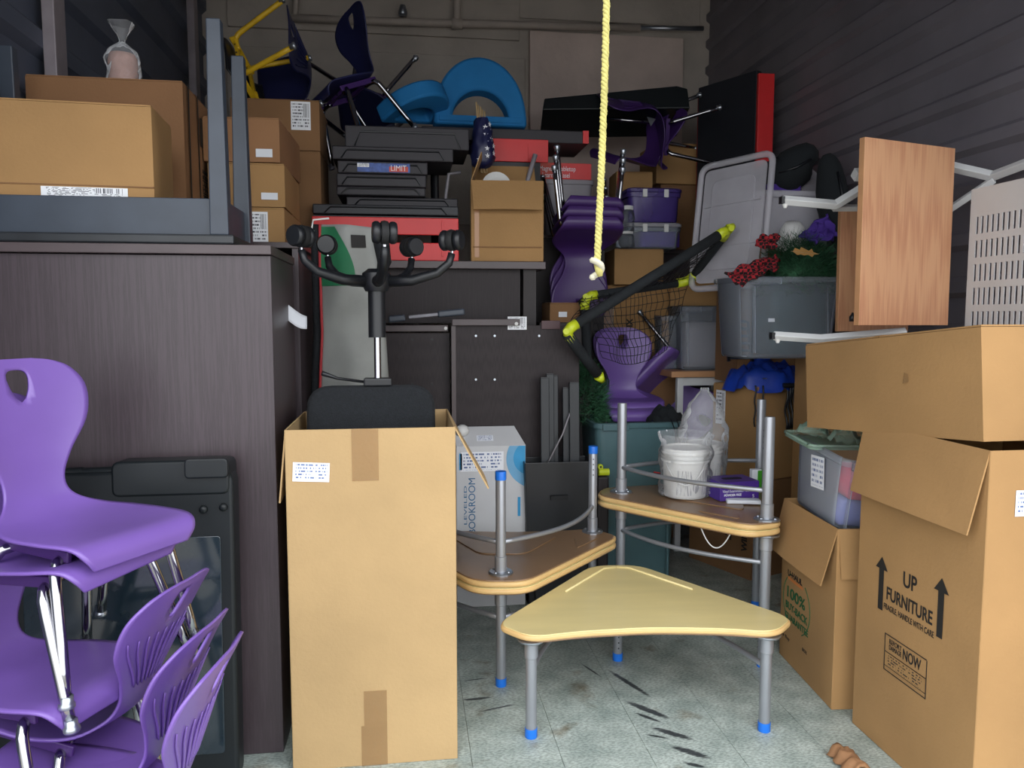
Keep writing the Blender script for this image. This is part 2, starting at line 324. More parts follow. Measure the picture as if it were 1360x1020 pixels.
def carton(label, size, loc, rz=0, m='cardboard', top='closed', flaps=None, tape=True, seed=0, bulge=.004, name='cardboard_box', group=None, rot=None, seam='x'):
    """origin at the bottom centre; front is -y. flaps: {side: (width, angle)} with 0 upright, 90 flat outwards, -90 closed"""
    w_, d_, h_ = size
    t = thing(name, label, 'box', loc, rot or (0, 0, rz), group)
    th = .005
    if top == 'closed':
        ob('body', bulged(w_, d_, h_-.006, bulge, seed), m, t, auto=50)
        if seam == 'x':
            for s_ in (-1, 1): ob('flap', G().box((0, s_*d_/4, h_-.002), (w_-.004, d_/2-.004, .005)), m, t)
        else:
            for s_ in (-1, 1): ob('flap', G().box((s_*w_/4, 0, h_-.002), (w_/2-.004, d_-.004, .005)), m, t)
        if tape:
            if seam == 'x': ob('tape', G().box((0, 0, h_+.0015), (w_, .05, .001)), 'kraft_tape', t)
            else: ob('tape', G().box((0, 0, h_+.0015), (.05, d_, .001)), 'kraft_tape', t)
    else:
        g = G(); x, y = w_/2, d_/2
        ring = lambda q, z: [(-x+q, -y+q, z), (x-q, -y+q, z), (x-q, y-q, z), (-x+q, y-q, z)]
        v = ring(0, 0)+ring(0, h_)+ring(th, h_)+ring(th, th)
        f = [(0, 3, 2, 1), (12, 13, 14, 15)]
        for a in range(3): f += [(a*4+i, a*4+(i+1) % 4, a*4+4+(i+1) % 4, a*4+4+i) for i in range(4)]
        g.add(v, f); b_ = ob('body', g, m, t); k = b_.modifiers.new('e', 'BEVEL'); k.width = .002; k.limit_method = 'ANGLE'
    for sd, (fw_, ang) in (flaps or {}).items():
        L = (w_ if sd in 'FB' else d_)-.008
        def fn(a, c):
            return Vector(((a-.5)*(L-.02*c), math.sin(a*PI)*.006*c, fw_*c))
        g = G().grid(fn, 10, 3)
        rx = {'F': 0, 'R': PI/2, 'B': PI, 'L': -PI/2}[sd]
        pos = {'F': (0, -d_/2+.003, h_), 'B': (0, d_/2-.003, h_), 'R': (w_/2-.003, 0, h_), 'L': (-w_/2+.003, 0, h_)}[sd]
        mt = Matrix.Translation(pos) @ Matrix.Rotation(rx, 4, 'Z') @ Matrix.Rotation(R(ang), 4, 'X')
        o = ob('flap', g, m, t, mtx=mt, solid=.005)
    return t
# ================================================================== the setting
LX, RX, BY, CZ, DY, DZ = -1.50, 2.50, 6.25, 4.5, 1.25, 3.1
fl = struct('floor', G().box(((LX+RX)/2, 3.6, -.0605), (RX-LX+.4, 5.4, .1)), 'concrete', 'grey-green worn vinyl tile floor of the storage unit', 'floor')
tg = mesh('tile', G().box((0, 0, 0), (.3032, .3032, .0098))); tg.materials.append(M['vinyl_tile'])
for i in range(-4, 9):
    for j in range(0, 15):
        x, y = .05+i*.305, 1.42+j*.305
        if x-.15 < LX or x+.15 > RX: continue
        o = ob('tile', tg, None, fl, loc=(x, y, -.0051)); 
gd = struct('ground', G().box((0, -6, -.09), (30, 14.4, .1)), 'outdoor_concrete', 'pale concrete drive outside the roller door', 'ground')
# corrugated side walls: horizontal trapezoid ribs
def corrugated(x, sgn, y0, y1, z1, period, dep):
    pr = []; z = 0
    while z < z1:
        pr += [(0, z), (0, z+period*.55), (dep, z+period*.66), (dep, z+period*.89)]; z += period
    pr.append((0, z))
    g = G(); n = len(pr)
    v = [(x-sgn*d, y, zz) for y in (y0, y1) for d, zz in pr]
    g.add(v, [(i, i+1, n+i+1, n+i) for i in range(n-1)])
    return g
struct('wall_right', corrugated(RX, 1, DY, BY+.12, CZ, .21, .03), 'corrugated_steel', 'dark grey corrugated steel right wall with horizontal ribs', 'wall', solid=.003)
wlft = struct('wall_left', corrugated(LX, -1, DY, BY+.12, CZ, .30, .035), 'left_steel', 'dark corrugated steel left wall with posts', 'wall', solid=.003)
for k, (px, wd) in enumerate(((72, .11), (256, .10))):
    p = PX(px, 40, X=LX+.06)
    ob('post', G().box((LX+.06, p.y, CZ/2), (.05, wd, CZ)), 'post_steel', wlft, bevel=.004)
wb = struct('wall_back', G().box(((LX+RX)/2, BY+.1, CZ/2), (RX-LX+.4, .16, CZ)), 'concrete', 'dim concrete back wall with painted conduit and a plaster panel', 'wall')
for (x0, y0, x1, y1, m, d) in ((300, 60, 697, 300, 'concrete', .03), (300, -40, 690, 54, 'concrete', .03), (703, 42, 902, 300, 'plaster', .05), (690, -60, 930, 36, 'concrete', .02)):
    a, b = PX(x0, y0, Y=BY), PX(x1, y1, Y=BY)
    ob('block', G().box(((a.x+b.x)/2, BY+.02-d/2, (a.z+b.z)/2), (abs(a.x-b.x), d, abs(a.z-b.z))), m, wb, bevel=.006)
def conduit(pts, r): return G().tube([PX(x, y, Y=BY-.09) for x, y in pts], r, 10)
cd = thing('conduit_pipe', 'pale painted conduit pipe running along top of back wall', 'pipe'); cd['kind'] = 'structure'
ob('pipe', conduit([(388, 24), (560, 30), (850, 37)], .028), 'conduit', cd, smooth=True)
ob('pipe', conduit([(850, 37), (934, 38)], .018), 'zinc', cd, smooth=True)
ob('riser', conduit([(395, -40), (392, 24)], .02), 'conduit', cd, smooth=True)
ob('riser', conduit([(608, -40), (607, 30)], .03), 'conduit', cd, smooth=True)
ob('coupling', conduit([(600, 31), (614, 31.7)], .04), 'conduit', cd, smooth=True)
ob('sensor', G().lathe([(.0, -.03), (.03, -.03), (.035, .0), (.02, .05), (0, .055)], 12, PX(535, 16, Y=BY-.12)), 'zinc', cd, smooth=True)
struct('ceiling', G().box(((LX+RX)/2, (DY+BY)/2, CZ+.05), (RX-LX+.2, BY-DY+.3, .08)), 'corrugated_steel', 'dark steel ceiling of the storage unit', 'ceiling')
struct('wall_front', G().box(((LX+RX)/2, DY-.06, (CZ+DZ)/2), (RX-LX+.6, .1, CZ-DZ)), 'corrugated_steel', 'steel header above the open roller door', 'wall')

# ================================================================== rope of the roller door
rp = thing('pull_rope', 'yellow twisted pull rope with knotted frayed end hanging from the door', 'rope')
p0, p1 = PX(807, -260, Y=1.3), PX(793, 350, Y=1.3)
strands = []
for k in range(3):
    pts = []
    for i in range(141):
        t = i/140; p = p0.lerp(p1, t); a = t*2*PI*34+k*2*PI/3
        sway = math.sin(t*PI)*.006
        pts.append(p+Vector((.0034*math.cos(a)+sway, .0034*math.sin(a), 0)))
    ob('strand', G().tube(pts, .0036, 6), 'rope_yellow', rp, smooth=True)
kn = []
for i in range(40):
    a = i/39*2*PI*1.6
    kn.append(p1+Vector((.008*math.cos(a), .008*math.sin(a)*.8, -.004+.012*math.sin(a*.5)-.008*i/39)))
ob('knot', G().tube(kn, .0055, 7), 'rope_end', rp, smooth=True)
ob('frayed_end', G().tube([p1, p1+Vector((.004, 0, -.012)), p1+Vector((.006, 0, -.022))], [.006, .007, .004], 7), 'rope_yellow', rp, smooth=True)

# ================================================================== left: wardrobe with the upturned black table and boxes on it
wd = thing('wardrobe', 'tall dark brown laminate wardrobe behind the purple chairs', 'wardrobe', (0, 0, 0))
WX0, WX1, WY0, WY1, WZ = -1.41, -.437, 2.62, 3.12, 1.70
ob('side_panel', G().box((WX1-.012, (WY0+WY1)/2+.01, WZ/2), (.024, WY1-WY0-.02, WZ)), 'dark_laminate', wd, bevel=.0015)
ob('side_panel', G().box((WX0+.012, (WY0+WY1)/2+.01, WZ/2), (.024, WY1-WY0-.02, WZ)), 'dark_laminate', wd, bevel=.0015)
ob('front_panel', G().box(((WX0+WX1)/2, WY0+.009, WZ/2), (WX1-WX0, .018, WZ-.004)), 'dark_laminate', wd, bevel=.0015)
ob('back_panel', G().box(((WX0+WX1)/2, WY1-.005, WZ/2), (WX1-WX0-.06, .008, WZ-.02)), 'dark_laminate', wd)
ob('top_panel', G().box(((WX0+WX1)/2, (WY0+WY1)/2-.005, WZ+.016), (WX1-WX0+.01, WY1-WY0+.03, .03)), 'dark_edge', wd, bevel=.002)

# upturned black table lying on the wardrobe top
tz = WZ+.033
tb = thing('upturned_table', 'black wooden table lying upside down on the dark wardrobe with legs up', 'table', (-.605, 2.66, tz), (0, 0, R(0)))
TW, TD = .86, .42     # local: right front corner near the origin
ob('tabletop', G().box((-TW/2+.05, TD/2, .018), (TW, TD+.04, .032)), 'black_paint', tb, bevel=.006)
ob('apron', G().box((-TW/2+.03, .035, .095), (TW-.12, .022, .12)), 'slate_paint', tb, bevel=.003)
ob('apron', G().box((-TW/2+.03, TD-.035, .095), (TW-.12, .022, .12)), 'slate_paint', tb, bevel=.003)
ob('apron', G().box((.0, TD/2, .095), (.022, TD-.12, .12)), 'slate_paint', tb, bevel=.003)
ob('apron', G().box((-TW+.07, TD/2, .095), (.022, TD-.12, .12)), 'slate_paint', tb, bevel=.003)
for lx in (0, -TW+.07):
    for ly in (.03, TD-.03):
        g = G().box((0, 0, 0), (.060, .058, .69)); 
        g.v = [(x*(1-.25*(z > 0)), y*(1-.25*(z > 0)), z) for x, y, z in g.v]
        ob('leg', g, 'slate_paint', tb, loc=(lx, ly, .034+.345), bevel=.004)
# boxes on the upturned table
a = PX(205, 245, Y=2.78)
c1 = carton('low cardboard box with paper strip label on the upturned black table, in front', (.56, .29, .425), (-1.115, 2.865, tz+.036), R(4), 'cardboard', seed=3, bulge=.006, tape=False)
sheet('paper_strip', .26, .034, 'shipping_label', c1, FR(.56, .29, .425, .22, .118, 'front', .006))
ob('lid_seam', G().box((0, -.1478, .158), (.56, .006, .004)), 'cardboard_dark', c1)
c2 = carton('taller reddish cardboard box with black side print behind the low box', (.57, .43, .62), (-1.15, 3.47, 1.803), R(1), 'cardboard_red', seed=4, tape=True)
for dx, wv in ((.05, .018), (.20, .016)): sheet('print_band', wv, .6, 'black_ink', c2, FR(.57, .43, .62, dx, .02, 'right', .007))
sheet('print_mark', .08, .12, 'black_ink', c2, FR(.57, .43, .62, .24, .42, 'right', .007))
for i in range(3): text('FURNITURE', .05, 'black_ink', c2, FR(.57, .43, .62, .29+.035*i, .12, 'right', .007) @ Matrix.Rotation(PI/2, 4, 'Z'), .8)
# pinkish roll in a knotted clear bag
bgp = PX(164, 100, Y=3.42)
rb = thing('bagged_roll', 'pinkish roll in a knotted clear bag on the tall reddish box', 'roll', (bgp.x, 3.42, 1.803+.624))
ob('roll', G().lathe([(0, 0), (.052, 0), (.056, .02), (.056, .11), (.05, .135), (.02, .142), (0, .142)], 20), 'pinkish_wool', rb, smooth=True)
def bagfn(prof, seed, amp):
    def fn(a, c):
        th = a*2*PI; i = min(int(c*(len(prof)-1)), len(prof)-2); t = c*(len(prof)-1)-i
        r = prof[i][0]*(1-t)+prof[i+1][0]*t; z = prof[i][1]*(1-t)+prof[i+1][1]*t
        k = noise.noise(Vector((math.cos(th)*2.5+seed, math.sin(th)*2.5, z*22)))
        r2 = max(.002, r*(1+amp*k))
        return Vector((r2*math.cos(th), r2*math.sin(th), z))
    return fn
ob('bag', G().grid(bagfn([(.06, 0), (.064, .05), (.064, .11), (.055, .15), (.03, .17), (.01, .185), (.02, .21), (.035, .235), (.05, .26)], 1, .18), 32, 28), 'bag_film', rb, smooth=True)
# paper slip on the side of the wardrobe
pp = thing('paper_slip', 'curled white paper slip sticking out beside the dark wardrobe', 'paper', PX(362, 400, Y=3.0))
def slipfn(a, c): return Vector((.125*a, -.02*math.sin(a*3)-.01*c, -.045*a-.06*c*(.7+.3*math.sin(a*PI*.9))+.012*math.sin(a*5)))
ob('sheet', G().grid(slipfn, 12, 4), 'paper', pp, solid=.001, smooth=True)
# ================================================================== classroom desks: three-legged triangular tops
def rounded(poly, r, n=5):
    out = []; N = len(poly)
    for i in range(N):
        p, a, b = Vector(poly[i]), Vector(poly[i-1]), Vector(poly[(i+1) % N])
        da, db = (a-p), (b-p); q = min(r, da.length*.45, db.length*.45)
        s_, e = p+da.normalized()*q, p+db.normalized()*q
        for k in range(n+1):
            t = k/n; out.append(tuple(s_*(1-t)**2+p*2*t*(1-t)+e*t*t))
    return out
DO = [(-.44, -.062), (-.25, -.02), (0, .0), (.25, -.02), (.44, -.062), (.535, .045), (.525, .10), (.105, .70), (-.105, .70), (-.525, .10), (-.535, .045)]
def outline(k):
    c = Vector((0, .24)); return rounded([tuple(c+(Vector(p)-c)*k) for p in DO], .075)
LEGS = [(-.425, .0), (.425, .0), (0, .60)]
def desk(label, loc, rz, leg_len, caps=True, inverted=False, group='triangular desks', scl=(1, 1)):
    mt = Matrix.Translation(loc) @ Matrix.Rotation(rz, 4, 'Z')
    mt = mt @ Matrix.Diagonal((scl[0], scl[1], 1, 1))
    if inverted: mt = mt @ Matrix.Rotation(PI, 4, 'Y')
    t = thing('classroom_desk', label, 'desk', group=group, mtx=mt)
    ob('edge_band', G().prism(outline(1.0), -.024, -.003), 'desk_edge', t, bevel=.007, auto=40)
    ob('worktop', G().prism(outline(.985), -.006, 0), 'desk_yellow', t, bevel=.002)
    un = ob('underside', G().prism(outline(.978), -.029, -.022), 'desk_under', t, bevel=.003)
    ob('recess_panel', G().prism(rounded([(-.26, .08), (.26, .08), (.10, .36), (-.10, .36)], .05), -.034, -.028), 'desk_under', un, bevel=.004)
    for s_ in (-1, 1):
        ob('recess_panel', G().prism(rounded([(s_*.33, .10), (s_*.45, .10), (s_*.33, .27)][::s_], .03), -.033, -.028), 'desk_under', un, bevel=.003)
        a, b = Vector((s_*.06, .645)), Vector((s_*.26, .37))
        ob('pencil_ledge', G().tube([(0, .662, .001), (a.x, a.y, .001), (b.x, b.y, .001)], [.006, .006, .005], 8), 'desk_yellow', t, smooth=True)
    for i, (lx, ly) in enumerate(LEGS):
        pl = ob('mounting_plate', G().lathe([(0, -.038), (.046, -.038), (.05, -.034), (.05, -.029), (0, -.029)], 20, (lx, ly, 0)), 'zinc', t)
        for k in range(4):
            ob('screw', G().lathe([(0, -.043), (.005, -.042), (.006, -.038), (0, -.037)], 8, (lx+.037*math.cos(k*PI/2+.6), ly+.037*math.sin(k*PI/2+.6), 0)), 'zinc', pl)
        ob('sleeve', G().lathe([(0, -.10), (.0225, -.10), (.0245, -.098), (.0245, -.036), (0, -.036)], 18, (lx, ly, 0)), 'silver_paint', t, auto=40)
        lg = ob('leg', G().lathe([(0, -leg_len+.001), (.0195, -leg_len+.001), (.0205, -leg_len+.004), (.0205, -.09), (0, -.09)], 18, (lx, ly, 0)), 'silver_paint', t, auto=40)
        if caps: ob('foot_cap', G().lathe([(0, -leg_len), (.0215, -leg_len), (.0225, -leg_len+.003), (.0225, -leg_len+.034), (0, -leg_len+.034)], 18, (lx, ly, 0)), 'blue_cap', lg, auto=40)
        for k in range(4):
            ob('adjust_hole', G().lathe([(0, -.001), (.0035, -.001), (.0035, .0008), (0, .0008)], 8), 'black_plastic', lg, mtx=Matrix.Translation((lx, ly-.0203 if ly > .1 else ly+.0203, -leg_len+.06+.025*k)) @ Matrix.Rotation(PI/2, 4, 'X'))
    zb = -.155
    for s_ in (-1, 1):
        a, b = Vector((s_*.425, 0, zb)), Vector((0, .60, zb)); d = (b-a); nrm = Vector((s_*abs(d.y), abs(d.x), 0)).normalized()
        ob('brace', G().tube([a.lerp(b, i/14)+nrm*.085*math.sin(PI*i/14) for i in range(15)], .0105, 10), 'silver_paint', t, smooth=True)
    return t
desk('low yellow triangular desk standing alone in front on blue feet', (.849, 2.566, .395), R(-5), .395)
desk('lower triangular desk of the left pair, standing upright on blue feet', (.453, 3.593, .440), R(171.6), .440)
desk('upturned triangular desk of the left pair with blue-capped legs pointing up', (.453, 3.593, .442), R(171.6), .445, inverted=True)
desk('lower triangular desk of the right pair, upright under the white pails', (1.64, 3.34, .612), R(66.9), .612, scl=(.83, 1.1))
desk('upturned triangular desk of the right pair with plain legs pointing up', (1.64, 3.34, .614), R(66.9), .47, caps=False, inverted=True, scl=(.83, 1.1))
ZT = .644+.012   # brown underside of the upturned right desk

# ================================================================== tall open carton with the upturned office chair
TB = (.545, .50, 1.14)
tbx = carton('tall tan cardboard box standing open in front of the dark wardrobe', TB, (-.117, 2.75, .0), 0, 'cardboard_light', 'open',
             {'L': (.24, 174), 'B': (.24, -172), 'R': (.24, 152)}, name='cardboard_box')
sheet('label', .115, .062, 'mini_label', tbx, FR(*TB, .022, .975) @ Matrix.Rotation(R(-3), 4, 'Z'))
sheet('tape', .085, .17, 'clear_tape', tbx, FR(*TB, .21, .97))
sheet('tape', .085, .14, 'clear_tape', tbx, FR(*TB, .225, .0))
sheet('tape', .075, .12, 'clear_tape', tbx, FR(*TB, .235, .14))

oc = thing('office_chair', 'black office chair standing upside down in the tall tan box', 'office chair', (0, 0, 0))
hub = PX(500, 374, Y=2.82)
seatz = PX(500, 512, Y=2.80).z
def seatfn(w2, d2, h2):
    g = G()
    pr = rounded([(-w2, -h2), (w2, -h2), (w2, h2), (-w2, h2)], .09, 6)
    n = len(pr); L = [(-d2, .93), (-d2*.8, 1), (d2*.8, 1), (d2, .93)]
    v = [(x*k, y, z*k) for y, k in L for x, z in pr]
    f = [(i*n+j, i*n+(j+1) % n, (i+1)*n+(j+1) % n, (i+1)*n+j) for i in range(3) for j in range(n)]
    f += [tuple(range(n))[::-1], tuple(range(3*n, 4*n))]
    return g.add(v, f)
sc_ = PX(493, 512, Y=2.80)
ob('seat', seatfn(.228, .045, .225), 'black_fabric', oc, loc=(sc_.x, 2.80, seatz-.225), rot=(R(-8), 0, 0), bevel=.012, auto=50)
ob('control_plate', G().box((0, 0, 0), (.10, .05, .03)), 'black_plastic', oc, loc=(hub.x, 2.81, seatz+.012), bevel=.006)
ob('lever', G().tube([(hub.x-.03, 2.81, seatz+.01), (hub.x-.14, 2.77, seatz+.03), (hub.x-.19, 2.75, seatz+.05)], [.005, .005, .009], 8), 'black_plastic', oc, smooth=True)
ob('gas_piston', G().tube([(hub.x, 2.81, seatz), (hub.x, 2.815, hub.z-.19)], .0125, 14), 'chrome', oc, auto=40)
ob('piston_sleeve', G().tube([(hub.x, 2.815, hub.z-.20), (hub.x, 2.82, hub.z)], .031, 16), 'black_plastic', oc, auto=40)
ob('hub', G().lathe([(0, -.035), (.04, -.035), (.052, -.01), (.05, .03), (.03, .045), (0, .045)], 18, (hub.x, 2.82, hub.z)), 'black_plastic', oc, auto=40)
for k in range(5):
    a = R(-82+72*k); d = Vector((math.cos(a), math.sin(a), 0)); c = Vector((hub.x, 2.82, hub.z))
    rad = .275
    arm = ob('base_arm', G().tube([c+d*.03, c+d*.13+Vector((0, 0, .004)), c+d*.22+Vector((0, 0, .03)), c+d*.262+Vector((0, 0, .065)), c+d*.272+Vector((0, 0, .10))], [.022, .019, .016, .014, .013], 12), 'black_plastic', oc, smooth=True)
    st = c+d*.272+Vector((0, 0, .10))
    ob('stem', G().tube([st, st+Vector((0, 0, .022))], .006, 8), 'chrome', oc)
    cm = Matrix.Translation(st+Vector((0, 0, .045))) @ Matrix.Rotation(a+k*1.3, 4, 'Z')
    cs = ob('caster', G().lathe([(0, -.008), (.026, -.008), (.028, 0), (.026, .008), (0, .008)], 18), 'rubber', oc, mtx=cm @ Matrix.Rotation(PI/2, 4, 'X') @ Matrix.Scale(1.4, 4), auto=40)
    for s_ in (-1, 1):
        ob('wheel', G().lathe([(0, -.009), (.022, -.009), (.026, -.004), (.026, .004), (.022, .009), (0, .009)], 18, (0, 0, s_*.019)), 'black_plastic', cs, auto=40)
    ob('fork', G().box((0, .0, 0), (.03, .02, .05)), 'black_plastic', cs, bevel=.004)

# ================================================================== right foreground cartons
def box_at(label, near_top, near_bot, X, far_px, size_w, m, **k): pass
# furniture carton: left face at x = 1.6
n_t = PX(1316, 599, X=1.62); f_b = PX(1141, 720, X=1.62)
FD = f_b.y-n_t.y; FH = n_t.z; FW = .56
fc = carton('tall cardboard furniture box with printed arrows at the right', (FW, FD, FH), (1.62+FW/2, (n_t.y+f_b.y)/2, 0), 0, 'cardboard', 'open',
            {'L': (.25, 168), 'B': (.25, -165), 'R': (.25, -165)}, name='cardboard_box')
S3 = (FW, FD, FH)
def onleft(px, py):
    p = PX(px, py, X=1.62); return (f_b.y-p.y, p.z)
def fit(o, length):
    xs2 = [v.co.x for v in o.data.vertices]; k = length/(max(xs2)-min(xs2)); x0_ = min(xs2)
    for v in o.data.vertices: v.co.x = (v.co.x-x0_)*k
def ltext(s, px, py, px1, py1, size, bold=0):
    x, z = onleft(px, py); x1_ = onleft(px1, py1)[0]
    fit(text(s, size, 'black_ink', fc, FR(*S3, x, z, 'left'), 1, bold=bold), x1_-x)
ltext('UP', 1200, 778, 1218, 785, .072, .001)
ltext('FURNITURE', 1178, 795, 1239, 821, .062, .001)
ltext('FRAGILE, HANDLE WITH CARE', 1174.5, 807.5, 1241, 838, .029)
def arrow(px0, py0, py1):
    x, z = onleft(px0, py0); z1 = onleft(px0, py1)[1]; h = z1-z
    g = G().prism([(-.013, 0), (.013, 0), (.013, h*.77), (.033, h*.77), (0, h), (-.033, h*.77), (-.013, h*.77)], 0, .0006)
    ob('arrow', g, 'black_ink', fc, mtx=FR(*S3, x, z, 'left'))
arrow(1169.5, 809, 738); arrow(1248, 847, 766)
x0, z0 = onleft(1174, 888); x1, z1 = onleft(1229, 926); zt = onleft(1176, 841)[1]
wq, hq = x1-x0, zt-z0
mt = FR(*S3, x0, z0, 'left')
for (bx, by, bw, bh) in ((0, 0, wq, .003), (0, hq, wq, .003), (0, 0, .003, hq), (wq, 0, .003, hq), (0, hq*.52, wq, .002), (0, hq*.13, wq, .002)):
    sheet('printed_rule', bw, bh, 'black_ink', fc, mt @ Matrix.Translation((bx, by, 0)))
for st_, sz_, xx, zz, ww in (('REPORT', .024, .12, .80, .30), ('DAMAGE', .024, .12, .64, .30), ('NOW', .052, .46, .63, .42)): fit(text(st_, sz_, 'black_ink', fc, mt @ Matrix.Translation((wq*xx, hq*zz, 0)), 1, bold=.0006 if st_ == 'NOW' else 0), wq*ww)
printed('small_print', 'a27d50', '2a2420', 5, False)
sheet('small_print', wq*.94, hq*.37, 'small_print', fc, mt @ Matrix.Translation((wq*.03, hq*.14, -.0005)))
sheet('label', .10, .075, 'mini_label', fc, FR(*S3, .085, FH-.19, 'front'))
# carton lying across the top of the furniture carton
ub = carton('wide dented cardboard box lying on top of the furniture box', (.56, .92, .335), (1.615+.28, 2.44, FH-.025), 0, 'cardboard', seed=9, bulge=.012, tape=True, rot=(R(-5.5), 0, R(2.0)))
ob('dent_tape', G().prism([(0, 0), (.03, .006), (.026, .03), (.008, .036)], 0, .001), 'clear_tape', ub, mtx=FR(.56, .92, .335, .60, .17, 'left', .014))
# carton with the guarantee print, its flap folded down over the left face
q0, q1 = PX(1104, 943, Z=0), PX(1026, 858, Z=0)
dv = (q1-q0); ang = math.atan2(dv.y, dv.x)-PI/2
HB = PX(1112, 703, Y=q0.y).z
BD = .50; BW = .42
ctr = q0+Vector((math.cos(ang), math.sin(ang), 0))*BW/2+dv.normalized()*BD/2
uh = carton('cardboard box with green guarantee print standing on the floor', (BW, BD, HB), (ctr.x, ctr.y, 0), ang, 'cardboard', 'open', {'L': (.23, 166), 'R': (.2, -172), 'F': (.19, 176)}, name='cardboard_box')
SU = (BW, BD, HB)
def onU(px, py):
    d = PX(px, py, Y=1)-Vector((0, 0, EYE)); n_ = Vector((dv.y, -dv.x, 0)); t_ = (q0.x*n_.x+q0.y*n_.y)/(d.x*n_.x+d.y*n_.y)
    h_ = Vector((0, 0, EYE))+d*t_; far = Vector((q0.x, q0.y, 0))+dv.normalized()*BD
    return (Vector((far.x-h_.x, far.y-h_.y, 0))).length, h_.z
def uft(s, a_, b_, size, m, bold=0):
    x, z = onU(*a_); x1_ = onU(*b_)[0]; fit(text(s, size, m, uh, FR(*SU, x, z, 'left'), 1, bold=bold), x1_-x)
uft('U-HAUL', (1047, 763), (1066, 769.5), .034, 'black_ink', .0006)
xa_, za_ = onU(1047, 768); xb_ = onU(1067, 776)[0]; sheet('orange_bar', xb_-xa_, .012, 'orange_ink', uh, FR(*SU, xa_, za_, 'left') @ Matrix.Rotation(R(0), 4, 'Z'))
uft('100%', (1046, 791), (1070, 801), .066, 'green_ink', .0012)
uft('BUY-BACK', (1044, 805), (1073, 820), .044, 'green_ink', .001)
uft('GUARANTEE', (1043, 818), (1074, 834.6), .040, 'green_ink', .0008)
xl_, xr_ = onU(1040.5, 800)[0], onU(1076, 812)[0]; zc_ = onU(1058, 803)[1]; rw_ = (xr_-xl_)/2
for a0_ in (-62, 118): ob('printed_arc', G().tube([(math.cos(R(a0_+i*11.5))*rw_, math.sin(R(a0_+i*11.5))*.125, 0) for i in range(11)], .0024, 6), 'green_ink', uh, mtx=FR(*SU, (xl_+xr_)/2, zc_, 'left', .0))
uft('We Buy', (1035, 838), (1049, 850), .022, 'black_ink'); uft('BOX', (1066, 864), (1072, 868), .02, 'black_ink')
# torn cardboard scrap on the floor
sp = PX(1122, 1008, Z=.03)
def scrapfn(a, c):
    return Vector((.075*a+.008*math.sin(c*17), .13*(c-.5), .035+.035*math.sin(a*PI)+.012*noise.noise(Vector((a*5, c*6, 1)))))
tag(ob('cardboard_scrap', G().grid(scrapfn, 14, 12), 'cardboard_red', loc=(sp.x-.02, sp.y, -.025), solid=.008, smooth=True), 'torn curled cardboard scrap on the floor by the furniture box', 'cardboard')
# ================================================================== plastic school chairs
CP = [(.205, -.050, .140, 0), (.203, -.018, .165, .002), (.172, .003, .180, .004), (.08, -.006, .192, .012), (-.03, -.014, .188, .016), (-.12, -.006, .150, .014),
      (-.170, .028, .100, .010), (-.190, .08, .086, .008), (-.20, .15, .110, .014), (-.213, .235, .164, .022), (-.232, .315, .178, .022), (-.250, .370, .150, .014), (-.257, .394, .105, .006), (-.260, .403, .050, .002)]
def cprof(s):
    k = s*(len(CP)-1); i = min(int(k), len(CP)-2); t = k-i
    q = [CP[max(0, min(len(CP)-1, i+j))] for j in (-1, 0, 1, 2)]
    return [.5*((2*q[1][c])+(-q[0][c]+q[2][c])*t+(2*q[0][c]-5*q[1][c]+4*q[2][c]-q[3][c])*t*t+(-q[0][c]+3*q[1][c]-3*q[2][c]+q[3][c])*t**3) for c in range(4)]
def cpoint(s, t, off=0):
    y, z, hw, d = cprof(s); y2, z2 = cprof(min(1, s+.01))[:2]; y1, z1 = cprof(max(0, s-.01))[:2]
    T = Vector((y2-y1, z2-z1)).normalized(); N = Vector((T.y, -T.x))        # towards the sitter
    q = 2*t-1; e = N*(d*q*q+off)
    return Vector((hw*q, y+e.x, z+e.y))
HC, HR = Vector((.800, .5)), (.056, .085)      # handle hole in (s, t)
def shell_mesh(hole=True):
    NU, NV = 64, 26; P = {}; kill = set()
    def rad(a): return 1/(abs(math.sin(a))**2.5+abs(math.cos(a))**2.5)**.4
    ins = lambda s, t: Vector(((s-HC.x)/HR[0], (t-HC.y)/(HR[1]*(1+.42*max(-1.6, min(1.6, (s-HC.x)/HR[0]))))))
    for i in range(NU):
        for j in range(NV):
            e = ins((i+.5)/NU, (j+.5)/NV)
            if hole and e.length < rad(math.atan2(e.y, e.x)): kill.add((i, j))
    def par(i, j):
        s, t = i/NU, j/NV
        adj = [(a, b) in kill for a in (i-1, i) for b in (j-1, j)]
        if any(adj) and not all(adj):
            e = ins(s, t); a = math.atan2(e.y, e.x); k = rad(a)/max(e.length, 1e-5)
            e = e*k; s, t = HC.x+e.x*HR[0], HC.y+e.y*HR[1]*(1+.42*e.x)
        return s, t
    g = G(); g.add([cpoint(*par(i, j)) for i in range(NU+1) for j in range(NV+1)],
                   [(i*(NV+1)+j, (i+1)*(NV+1)+j, (i+1)*(NV+1)+j+1, i*(NV+1)+j+1) for i in range(NU) for j in range(NV) if (i, j) not in kill])
    return mesh('shell', g, True)
SHELL = shell_mesh()
def rib_mesh(k):
    q = (k-4)/4; g = G(); pts = []; rr = []
    for i in range(9):
        u = i/8; s = .585+.135*u; t = .5+q*(.30+.12*u)
        pts.append(cpoint(s, t, -.0065)); rr.append(.0042*(.35+.65*math.sin(PI*min(1, .15+u*.8))))
    return mesh('rib', g.tube(pts, rr, 6), True)
RIBS = [rib_mesh(k) for k in range(9)]
HS = .36
